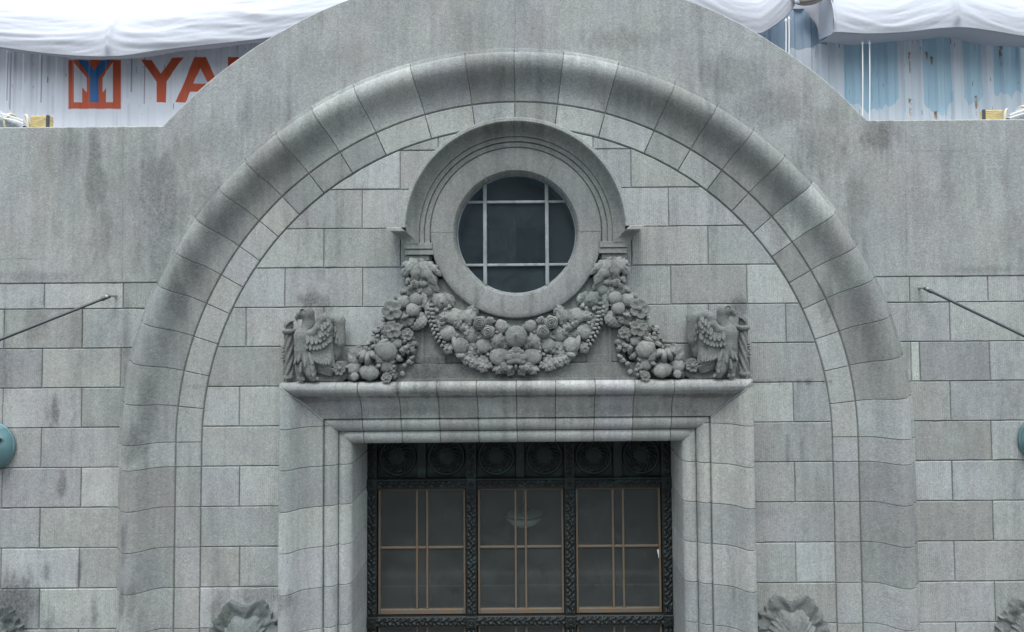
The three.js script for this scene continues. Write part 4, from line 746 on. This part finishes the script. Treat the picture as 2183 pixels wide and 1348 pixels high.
// ---------------------------------------------------------------- ragged cartouches low on the wall
function cartouche(u, v, mir, label, dark) {
  const o = thing('leaf_cartouche', label, 'cartouche'), c = at(u, v + 2, 0.05), px = PX(0.08) * 0.92, nr = 26, na = 120, pos = [], idx = [];
  const ol = [[0, 84], [6, 85], [12, 92], [17, 99], [22, 103], [24, 101], [27, 98], [31, 99], [33, 92], [38, 88], [43, 90], [46, 80], [50, 84], [54, 90], [56, 82], [61, 80], [66, 86], [70, 88], [72, 80], [78, 84], [84, 88], [90, 84], [100, 88], [108, 78], [118, 84], [128, 88], [140, 80], [152, 90], [164, 84], [172, 96], [180, 100]];
  const rad_ = (deg) => { const d = Math.abs(deg); for (let i = 0; i + 1 < ol.length; i++) if (d <= ol[i + 1][0]) return lerp(ol[i][1], ol[i + 1][1], (d - ol[i][0]) / (ol[i + 1][0] - ol[i][0])); return 100; };
  for (let i = 0; i <= nr + 1; i++) for (let j = 0; j <= na; j++) {
    const f = Math.min(1, i / nr), a = j / na * 360 - 180, t = rad(a), R = rad_(a) * (1 + 0.03 * vn(a / 14, mir * 3, 131)) * px, r = f * R;
    const fold = Math.cos(t * 17 + 2.2 * Math.sin(f * 5)) * smooth(0.5, 0.95, f), h = 0.035 + 0.1 * Math.sqrt(Math.max(0, 1 - (f / 0.64) ** 2)) * (f < 0.64 ? 1 : 0) + 0.03 * smooth(0.62, 0.97, f) + 0.012 * fold + 0.006 * vn(r * 30, a / 5, 133);
    pos.push(c.x + mir * r * Math.sin(t), c.y + r * Math.cos(t), i > nr ? -0.01 : h);
  }
  for (let i = 0; i <= nr; i++) for (let j = 0; j < na; j++) { const q = i * (na + 1) + j, s = q + na + 1; idx.push(...(mir > 0 ? [q, s, s + 1, q, s + 1, q + 1] : [q, s + 1, s, q, q + 1, s + 1])); }
  mesh('scrolled_shield', done(geo(pos, idx), 0.9), dark ? stone(0.19, [0.93, 1.02, 1.02]) : M.carved, o);
  rebase(o);
}
cartouche(521, 1372, 1, 'ragged leaf cartouche on the wall left of the door jamb', true);
cartouche(1690, 1358, -1, 'pale ragged leaf cartouche on the wall right of the door jamb');
cartouche(-24, 1385, 1, 'dark stained leaf cartouche low at the left edge of the wall', true);
cartouche(2204, 1366, -1, 'ragged leaf cartouche low at the right edge of the wall');
// ---------------------------------------------------------------- freight containers on the roof behind the parapet
struct('roof_deck', slab([[-10.9, EAVE - 0.24], [10.9, EAVE - 0.24], [10.9, EAVE - 0.16], [-10.9, EAVE - 0.16]], -9, -0.5, 0.01), M.asphalt);
const ZC = -3.5;
function paint(draw, w, h) {
  const cv = document.createElement('canvas'); cv.width = w; cv.height = h; draw(cv.getContext('2d'), w, h);
  const t = new THREE.CanvasTexture(cv); t.colorSpace = THREE.SRGBColorSpace; t.wrapS = t.wrapT = THREE.ClampToEdgeWrapping; return t;
}
function container(label, x0, x1, draw, rough, deep = 0.036) {
  const o = thing('freight_container', label, 'container'), y0 = EAVE - 0.16, y1 = y0 + 3.1, hgt = y1 - y0;
  const prof = [], P = 0.278; for (let x = x0 + 0.16, k = 0; x < x1 - 0.16; x += P, k++) { const e = Math.min(x1 - 0.16, x + P); prof.push([x, 0], [x + 0.07, 0], [x + 0.11, -deep], [x + 0.205, -deep], [Math.min(e, x + 0.245), 0]); }
  const pos = [], idx = []; prof.forEach(([x, z]) => pos.push(x, y0 + 0.16, ZC + z, x, y1 - 0.12, ZC + z));
  for (let i = 0; i + 1 < prof.length; i++) { const a = 2 * i; idx.push(a, a + 2, a + 3, a, a + 3, a + 1); }
  const g = done(geo(pos, idx), 0.3), p = g.attributes.position, uv = new Float32Array(p.count * 2);
  for (let i = 0; i < p.count; i++) { uv[2 * i] = (p.getX(i) - x0) / (x1 - x0); uv[2 * i + 1] = (p.getY(i) - y0) / hgt; }
  g.setAttribute('uv', new THREE.BufferAttribute(uv, 2));
  const m = new THREE.MeshStandardMaterial({ map: paint((c, w, h) => { c.scale(w / (x1 - x0), h / hgt); draw(c, (u, v) => { const q = at(u, v, ZC); return [q.x - x0, y1 - q.y]; }, x1 - x0, hgt); }, 2048, 700), roughness: rough ?? 0.55, side: THREE.DoubleSide });
  mesh('side_panel', g, m, o);
  const plain = new THREE.MeshStandardMaterial({ color: new THREE.Color().setRGB(0.5, 0.54, 0.6), roughness: 0.6 });
  mesh('bottom_rail', box(x0, x1, y0, y0 + 0.16, ZC - 0.1, ZC + 0.01, 0.006), plain, o); mesh('top_rail', box(x0, x1, y1 - 0.12, y1, ZC - 0.1, ZC + 0.01, 0.006), plain, o);
  for (const [a, b] of [[x0, x0 + 0.16], [x1 - 0.16, x1]]) mesh('corner_post', box(a, b, y0 + 0.16, y1 - 0.12, ZC - 0.14, ZC + 0.012, 0.006), plain, o);
  mesh('shell', uvs(new THREE.BoxGeometry(x1 - x0 - 0.1, hgt - 0.06, 2.2).translate((x0 + x1) / 2, (y0 + y1) / 2, ZC - 1.25)), plain, o);
  rebase(o);
}
const poly = (c, T, pts) => { c.beginPath(); pts.forEach(([u, v], i) => (i ? c.lineTo(...T(u, v)) : c.moveTo(...T(u, v)))); c.closePath(); c.fill(); };
function weather(c, w, h, tone, n, rust) {
  for (let i = 0; i < n; i++) { const x = rnd() * w, y = rnd() * h, l = rr(0.05, 0.7), a = rr(0.04, 0.16); c.fillStyle = `rgba(${tone},${a})`; c.fillRect(x, y, rr(0.006, 0.05), l); }
  for (let i = 0; i < n * 0.5; i++) { const x = rnd() * w, y = rnd() * h; c.fillStyle = `rgba(70,72,78,${rr(0.3, 0.7)})`; c.fillRect(x, y, rr(0.004, 0.012), rr(0.01, 0.12)); }
  for (let i = 0; i < rust; i++) { const x = rnd() * w, y = rnd() * h; c.fillStyle = `rgba(120,78,48,${rr(0.4, 0.8)})`; c.fillRect(x, y, rr(0.01, 0.03), rr(0.02, 0.06)); c.fillStyle = `rgba(150,105,70,${rr(0.2, 0.4)})`; c.fillRect(x + 0.004, y, rr(0.006, 0.02), rr(0.1, 0.3)); }
}
container('white shipping container with orange square emblem and orange letters behind the left parapet', -9.6, -0.4, (c, T, w, h) => {
  c.fillStyle = 'rgb(226,230,240)'; c.fillRect(0, 0, w, h); weather(c, w, h, '150,158,178', 260, 8);
  const O = 'rgb(196,84,50)', Wt = 'rgb(208,211,222)', Bl = 'rgb(40,108,168)';
  const Z = (pts) => pts.map(([a, b]) => [a / 3.119, b / 3.119]);
  c.fillStyle = Wt; poly(c, T, Z([[444, 392], [804, 392], [804, 728], [444, 728]]));
  c.fillStyle = O; poly(c, T, Z([[450, 398], [798, 398], [798, 722], [450, 722]]));
  c.fillStyle = Wt; poly(c, T, Z([[489, 414], [489, 680], [541, 680], [541, 580], [572, 613], [572, 516]])); poly(c, T, Z([[749, 414], [749, 680], [703, 680], [703, 583], [676, 613], [676, 516]]));
  c.fillStyle = Bl; poly(c, T, Z([[515, 398], [578, 398], [623, 470], [672, 398], [736, 398], [650, 520], [650, 680], [597, 680], [597, 520]]));
  const letters = [[[937, 398], [1003, 398], [1068, 490], [1140, 385], [1217, 380], [1103, 540], [1098, 680], [1040, 680], [1040, 545]], [[1165, 680], [1292, 378], [1368, 378], [1500, 680], [1437, 680], [1411, 610], [1262, 610], [1230, 680]], [[1515, 680], [1515, 378], [1585, 378], [1725, 570], [1725, 378], [1790, 378], [1790, 680], [1725, 680], [1578, 478], [1578, 680]]];
  for (const l of letters) { c.fillStyle = O; poly(c, T, Z(l)); }
  c.fillStyle = 'rgb(201,206,219)'; poly(c, T, Z([[1283, 555], [1328, 450], [1384, 555]]));
  weather(c, w, h, '170,176,192', 60, 2);
  for (const u of [13, 20, 86, 277, 306]) { const [x, y] = T(u, 200); c.fillStyle = 'rgba(110,96,110,.5)'; c.fillRect(x, y - 0.7, 0.02, rr(0.6, 1.1)); }
}, 0.55, 0.016);
container('pale blue and white rust-streaked shipping container behind the right parapet', 0.2, 9.6, (c, T, w, h) => {
  c.fillStyle = 'rgb(214,223,233)'; c.fillRect(0, 0, w, h); weather(c, w, h, '196,206,220', 160, 0);
  const patch = (u0, v0, u1, v1, col) => { c.fillStyle = col; const [a, b] = T(u0, v0), [d, e] = T(u1, v1); c.beginPath(); c.moveTo(a, b); c.lineTo(d, b); for (let i = 0; i <= 12; i++) { const t = i / 12; c.lineTo(lerp(d, a, t) + rr(-0.03, 0.03), e + rr(-0.06, 0.06) + 0.12 * Math.sin(t * Math.PI)); } c.closePath(); c.fill(); };
  for (const [a, b, d, e, col] of [[1590, -80, 1760, 92, '156,178,198'], [1795, -80, 1918, 214, '174,206,224'], [1830, 60, 1880, 222, '166,200,220'], [1960, -80, 2030, 222, '172,204,223'], [1990, 60, 2026, 232, '178,208,224'], [2048, -80, 2096, 208, '178,208,224'], [2108, -80, 2183, 190, '174,206,224'], [2200, -80, 2300, 200, '168,202,220']]) patch(a, b, d, e, `rgb(${col})`);  // first, greyer patch paints the shade under the sheets; the others are blue repaint
  weather(c, w, h, '110,140,165', 200, 16);
  for (const [u, v, l] of [[1938, 112, 30], [1940, 212, 42], [1996, 238, 20], [2080, 205, 30], [2134, 95, 30], [1975, 112, 8], [1988, 120, 10]]) { const [x, y] = T(u, v), k = l / 128; for (let q = 0; q < 26; q++) { c.fillStyle = `rgba(${Math.round(rr(110, 165))},${Math.round(rr(80, 115))},70,${rr(0.12, 0.4)})`; const s = rnd() ** 2; c.fillRect(x + rr(-0.03, 0.03) * (1 - s), y + s * k * 1.3 - 0.02, rr(0.006, 0.022), rr(0.02, 0.1)); } c.fillStyle = 'rgba(70,58,54,.7)'; c.fillRect(x + rr(-0.01, 0.01), y, 0.02, 0.03); }
}, 0.5);

// ---------------------------------------------------------------- white sheets tied over the containers
const spline = (pts, n, z) => { const c = new THREE.CatmullRomCurve3(pts.map(([u, v, zz]) => at(u, v, zz ?? z)), false, 'centripetal'); return c.getPoints(n); };
function sheet(name, label, hem, z, seams, { rise = 1.5, back = 1.1, under = 0.35, sag = 0.0, folds = 0.03, n = 170, extra } = {}) {
  const o = thing(name, label, 'tarpaulin'), pts = spline(hem, n, z), m = 80, pos = [], idx = [];
  const xs = seams.map((u) => X(u, 60, z));
  for (let i = 0; i <= n; i++) for (let j = -4; j <= m; j++) {
    const h = pts[i]; let near = 9; for (const x of xs) near = Math.min(near, Math.abs(h.x - x));
    if (j < 0) { const t = -j / 4; pos.push(h.x, h.y + 0.05 * t * t - 0.012 * Math.sin(h.x * 6) * t, h.z - under * t); continue; }
    const t = j / m, drop = 0.75 * (1 - Math.exp(-near / 0.9)), w = t * rise + drop * (0.4 + 0.6 * t);
    const cr = (q) => 1 - 2 * Math.abs(q - Math.floor(q) - 0.5) * 2, mk = smooth(-0.5, 0.5, vn(h.x * 0.9 + 5, w * 1.6, 146)), crease = mk * (0.9 * cr(w * 1.7 + 0.5 * vn(h.x * 0.6, w * 2, 141)) + 0.5 * cr(w * 4.1 + 0.8 * vn(h.x * 0.8, w * 3, 142))) + 0.5 * vn(h.x * 1.2, w * 7, 143) + 0.25 * vn(h.x * 4, w * 22, 144);
    const f = folds * crease * smooth(0, 0.06, t) * (0.35 + 0.65 * smooth(0.02, 0.4, near)) + 0.05 * Math.exp(-((near / 0.05) ** 2)) * smooth(0, 0.1, t);
    const belly = 0.1 * Math.sin(Math.PI * Math.min(1, t * 1.4));
    pos.push(h.x, h.y + t * rise - sag * t + f * 0.4, h.z - back * t * t * 0.8 - back * t * 0.2 + belly + f);
  }
  const r = m + 5; for (let i = 0; i < n; i++) for (let j = 0; j < r - 1; j++) { const a = i * r + j; idx.push(a, a + r, a + r + 1, a, a + r + 1, a + 1); }
  mesh('cloth', soft(geo(pos, idx)), M.tarp, o); extra?.(o); rebase(o); return o;
}
sheet('white_sheet', 'white sheet draped in long folds over the container with orange letters', [[-160, 80], [-60, 95], [0, 102], [90, 114], [180, 121], [250, 121], [330, 110], [430, 98], [540, 86], [640, 72], [760, 58], [900, 30]], -2.9, [-330, 232], { n: 240, under: 0.25, folds: 0.019 });
sheet('white_sheet', 'white sheet sagging from the right shoulder of the gable up to a tied knot', [[1340, 5], [1430, 24], [1500, 40], [1560, 58], [1606, 70], [1622, 72], [1650, 56], [1676, 36], [1693, 14], [1699, -6]], -2.9, [1440, 1700], { folds: 0.014, under: 0.3, back: 0.7 });
sheet('white_sheet', 'wide white sheet with a square hanging corner over the blue container', [[1775, 71], [1790, 70], [1810, 71], [1850, 73], [1930, 70], [2000, 62], [2060, 60], [2120, 68], [2183, 78], [2260, 82], [2340, 76]], -2.75, [1775, 2040, 2300], { folds: 0.014, under: 0.55, extra: (o) => {
  const P = [[1777, -30, -2.76], [1776, 72, -2.76], [1747, 85, -3.3], [1745, 60, -3.36], [1700, 0, -3.32], [1747, -30, -3.3]].map((a) => at(...a)), pos = [], k = 8;
  const quad = (a, b, c, d) => { for (let i = 0; i < k; i++) for (let j = 0; j < k; j++) { const q = (s, t) => { const p = a.clone().lerp(b, s), r = d.clone().lerp(c, s); p.lerp(r, t); p.z += 0.02 * Math.sin(s * 4 + t * 16) * Math.sin(Math.PI * t) * Math.sin(Math.PI * s); return p.toArray(); }; const [s0, s1, t0, t1] = [i / k, (i + 1) / k, j / k, (j + 1) / k]; pos.push(...q(s0, t0), ...q(s1, t0), ...q(s1, t1), ...q(s0, t0), ...q(s1, t1), ...q(s0, t1)); } };
  quad(P[0], P[1], P[2], P[5]); quad(P[4], P[5], P[2], P[3]);
  mesh('hanging_corner', soft(geo(pos)), M.tarp, o);
} });
{ // the knotted bundle between the sheets
  const o = thing('tied_bundle', 'brown cloth bundle tied between the two right-hand sheets', 'bundle'), c = at(1726, -12, -2.85);
  mesh('bag', placed(fruit(0.2, { ribs: 13, depth: 0.2, dent: 0, sx: 0.8, sy: 1.5, sz: 0.8, pole: [1, 0.16, 0.1] }), c), M.jute, o);
  const k = at(1700, 3, -2.8); mesh('knot', placed(fruit(0.045, { ribs: 4, depth: 0.2 }), k), M.tarp, o); rebase(o);
}
function tube(pts, r, seg = 6) { return done(new THREE.TubeGeometry(new THREE.CatmullRomCurve3(pts), Math.max(2, pts.length * 6), r, seg, false), 1.5); }
for (const [u, v0, v1, where] of [[1675.5, 44, 112, 'left of the near pair close to the gable'], [1682, 40, 116, 'right of the near pair close to the gable'], [1839, 92, 262, 'left of the far pair before the blue container'], [1854, 92, 262, 'right of the far pair before the blue container']]) {
  const o = thing('tie_cord', `thin white cord hanging straight down, ${where}`, 'cord', 'cords hanging from the right-hand sheets'), z = -2.9;
  mesh('cord', tube([at(u, v0 - 6, z), at(u + 0.6, (v0 + v1) / 2, z), at(u, v1 + 12, z)], 0.0095), M.rope, o);
  mesh('knot', placed(fruit(0.022, { dent: 0 }), at(u, v0, z)), M.rope, o); rebase(o);
}
{
  const o = thing('loose_wire', 'loose grey wire curling above the top left corner of the sheet', 'wire'), z = -4.6;
  for (const l of [[[-20, 14], [10, 13], [46, 13], [90, 8]], [[2, -4], [14, 5], [28, 13], [34, 14]], [[50, 8], [55, 3], [62, 6], [56, 11], [60, 14], [66, 2], [70, -6]], [[57, -5], [60, 3], [54, 9]]]) mesh('strand', tube(l.map(([u, v]) => at(u, v, z)), 0.012), M.bolt, o);
  rebase(o);
}

// ---------------------------------------------------------------- blocks and wrapped bundles at the ends of the parapet
function ends(sg, side) {
  const fx = (u) => (sg < 0 ? u : 2183 + 19 - u), dv = sg < 0 ? 0 : -12, zb = -0.16, A = (u, v, z) => at(fx(u), v + dv, z);
  const o = thing('timber_block', `yellow timber block with a turned strap resting on the ${side} parapet`, 'timber block');
  const p = A(63, 268, zb), q = A(102, 246.5, zb), x0 = Math.min(p.x, q.x), x1 = Math.max(p.x, q.x), inner = sg < 0 ? x1 : x0, outer = sg < 0 ? x0 : x1, y0 = EAVE, y1 = q.y;
  mesh('timber', box(x0, x1, y0, y1, zb - 0.09, zb, 0.008), M.wood, o);
  mesh('end_strap', box(inner - sg * -1 * 0 - 0.022, inner + 0.006, y0, y1 + 0.006, zb - 0.02, zb + 0.006, 0.003), M.steel, o);
  const w = outer, d = sg;
  mesh('turned_strap', tube([new THREE.Vector3(w - d * 0.005, y0 + 0.012, zb + 0.02), new THREE.Vector3(w + d * 0.0, y0 + 0.06, zb + 0.03), new THREE.Vector3(w + d * 0.02, y1 - 0.02, zb + 0.02), new THREE.Vector3(w + d * 0.05, y1 + 0.005, zb), new THREE.Vector3(w + d * 0.055, y0 + 0.06, zb - 0.08), new THREE.Vector3(w + d * 0.04, y0 + 0.012, zb - 0.12)], 0.013), M.band, o);
  rebase(o);
  const b = thing('wrapped_bundle', `grey plastic-wrapped bundle lying at the far end of the ${side} parapet`, 'bundle');
  const pos = [], idx = [], n = 40, m = 20, L = [[54, 262, 0.05], [44, 256, 0.085], [20, 252, 0.12], [-10, 246, 0.15], [-60, 240, 0.17], [-110, 246, 0.1]].map(([u, v, r]) => { const c = A(u, v, zb - 0.14); return [c.x, r]; });
  for (let i = 0; i <= n; i++) { const t = i / n * (L.length - 1), k = Math.min(L.length - 2, Math.floor(t)), f = smooth(0, 1, t - k), x = lerp(L[k][0], L[k + 1][0], t - k), r = lerp(L[k][1], L[k + 1][1], f); for (let j = 0; j <= m; j++) { const a = j / m * 2 * Math.PI, e = 1 + 0.16 * Math.abs(Math.sin(a * 3 + x * 2.5)) + 0.12 * vn(x * 9, a * 2, 151); pos.push(x, Math.max(EAVE + 0.001, EAVE + r * 0.85 + r * e * 0.95 * Math.sin(a)), zb - 0.14 + r * e * Math.cos(a)); } }
  for (let i = 0; i < n; i++) for (let j = 0; j < m; j++) { const s = i * (m + 1) + j, t = s + m + 1; idx.push(s, t, t + 1, s, t + 1, s + 1); }
  mesh('wrapping', soft(geo(pos, idx)), M.wrap, b);
  const hp = A(6, 250, zb), torus = new THREE.TorusGeometry(0.118, 0.014, 8, 28).rotateY(Math.PI / 2).translate(hp.x, EAVE + 0.115, zb - 0.14);
  mesh('band', done(torus, 1.5), M.band, b);
  for (const [u0, v0, u1, v1] of [[2, 243, 50, 258], [6, 252, 50, 264]]) { const e = A(u0, v0, zb + 0.0), f = A(u1, v1, zb - 0.02); mesh('strap', tube([e, e.clone().lerp(f, 0.5).add(new THREE.Vector3(0, 0.006, 0.01)), f], 0.009), M.rope, b); }
  rebase(b);
}
ends(-1, 'left'); ends(1, 'right');

// ---------------------------------------------------------------- stay rods and teal bosses at the sides
function rod(pts, label) {
  const o = thing('stay_rod', label, 'rod'), [a, b] = [at(...pts[0]), at(...pts[1])], dir = b.clone().sub(a).normalize();
  mesh('shaft', done(new THREE.CylinderGeometry(0.016, 0.016, a.distanceTo(b), 12).applyQuaternion(new THREE.Quaternion().setFromUnitVectors(UP, dir)).translate((a.x + b.x) / 2, (a.y + b.y) / 2, (a.z + b.z) / 2)), M.steel, o);
  const e = a.clone().addScaledVector(dir, -0.0);
  mesh('socket', done(new THREE.CylinderGeometry(0.024, 0.02, 0.09, 12).applyQuaternion(new THREE.Quaternion().setFromUnitVectors(UP, dir)).translate(...e.clone().addScaledVector(dir, 0.05).toArray())), M.steel, o);
  mesh('anchor_bolt', done(new THREE.CylinderGeometry(0.013, 0.016, 0.11, 10).rotateX(Math.PI / 2).translate(a.x, a.y, 0.05)), M.bolt, o);
  mesh('nut', placed(fruit(0.018, { dent: 0, sz: 1 }), a.clone().addScaledVector(dir, 0.03).add(new THREE.Vector3(0, 0.004, 0.016))), M.bolt, o);
  rebase(o);
}
rod([[235, 631, 0.1], [-70, 752, 0.75]], 'thin dark iron stay rod slanting down to the left from its wall anchor');
rod([[1970, 614, 0.1], [2260, 753, 0.75]], 'thin dark iron stay rod slanting down to the right from its wall anchor');
function boss(u, v, sg, label) {
  const o = thing('wall_boss', label, 'wall boss'), c = at(u, v, 0.04), V = (a) => a.map((p) => new THREE.Vector2(...p));
  mesh('dome', done(new THREE.LatheGeometry(V([[0.262, 0], [0.258, 0.03], [0.24, 0.08], [0.2, 0.13], [0.14, 0.165], [0.07, 0.182], [0.001, 0.186]]), 48).rotateX(Math.PI / 2).translate(c.x, c.y, 0.045), 1.2), M.teal, o);
  mesh('flange', done(new THREE.TorusGeometry(0.262, 0.014, 8, 56).translate(c.x, c.y, 0.03), 1.5), M.teal, o);
  const h = new THREE.Vector3(c.x - sg * 0.2, c.y + 0.085, 0.165);
  mesh('bolt_hole', done(new THREE.CylinderGeometry(0.03, 0.03, 0.02, 16).rotateX(Math.PI / 2).rotateY(-sg * 0.9).translate(h.x, h.y, h.z - 0.012)), M.dark, o);
  mesh('hole_rim', done(new THREE.TorusGeometry(0.032, 0.006, 8, 20).rotateY(-sg * 0.9).translate(h.x, h.y, h.z)), M.teal, o);
  rebase(o);
}
boss(-22, 952, -1, 'round teal metal boss on the wall at the left edge, with a bolt hole'); boss(2225, 938, 1, 'round teal metal boss on the wall at the right edge, barely in view');

// ---------------------------------------------------------------- unseen house added across the street: blocks the low sky, mirrored dark in the panes
{
  const o = thing('added_house_opposite', 'plain dark rendered office building added unseen across the street behind the camera to block the low sky', 'building'), z0 = 25, hh = 14;
  const brown = new THREE.MeshStandardMaterial({ color: new THREE.Color().setRGB(0.2, 0.215, 0.23), roughness: 0.9 });
  mesh('wall', uvs(new THREE.BoxGeometry(70, hh, 8).translate(0, hh / 2, z0 + 4)), brown, o);
  mesh('cornice', uvs(new THREE.BoxGeometry(70.6, 0.5, 8.6).translate(0, hh + 0.25, z0 + 4)), M.kerb, o);
  for (let f = 0; f < 4; f++) for (let i = -6; i <= 6; i++) mesh('window', uvs(new THREE.BoxGeometry(1.5, 1.9, 0.06).translate(i * 3.1, 2.2 + f * 3.3, z0 - 0.031)), M.dark, o);
  rebase(o);
}
renderer.render(scene, camera);
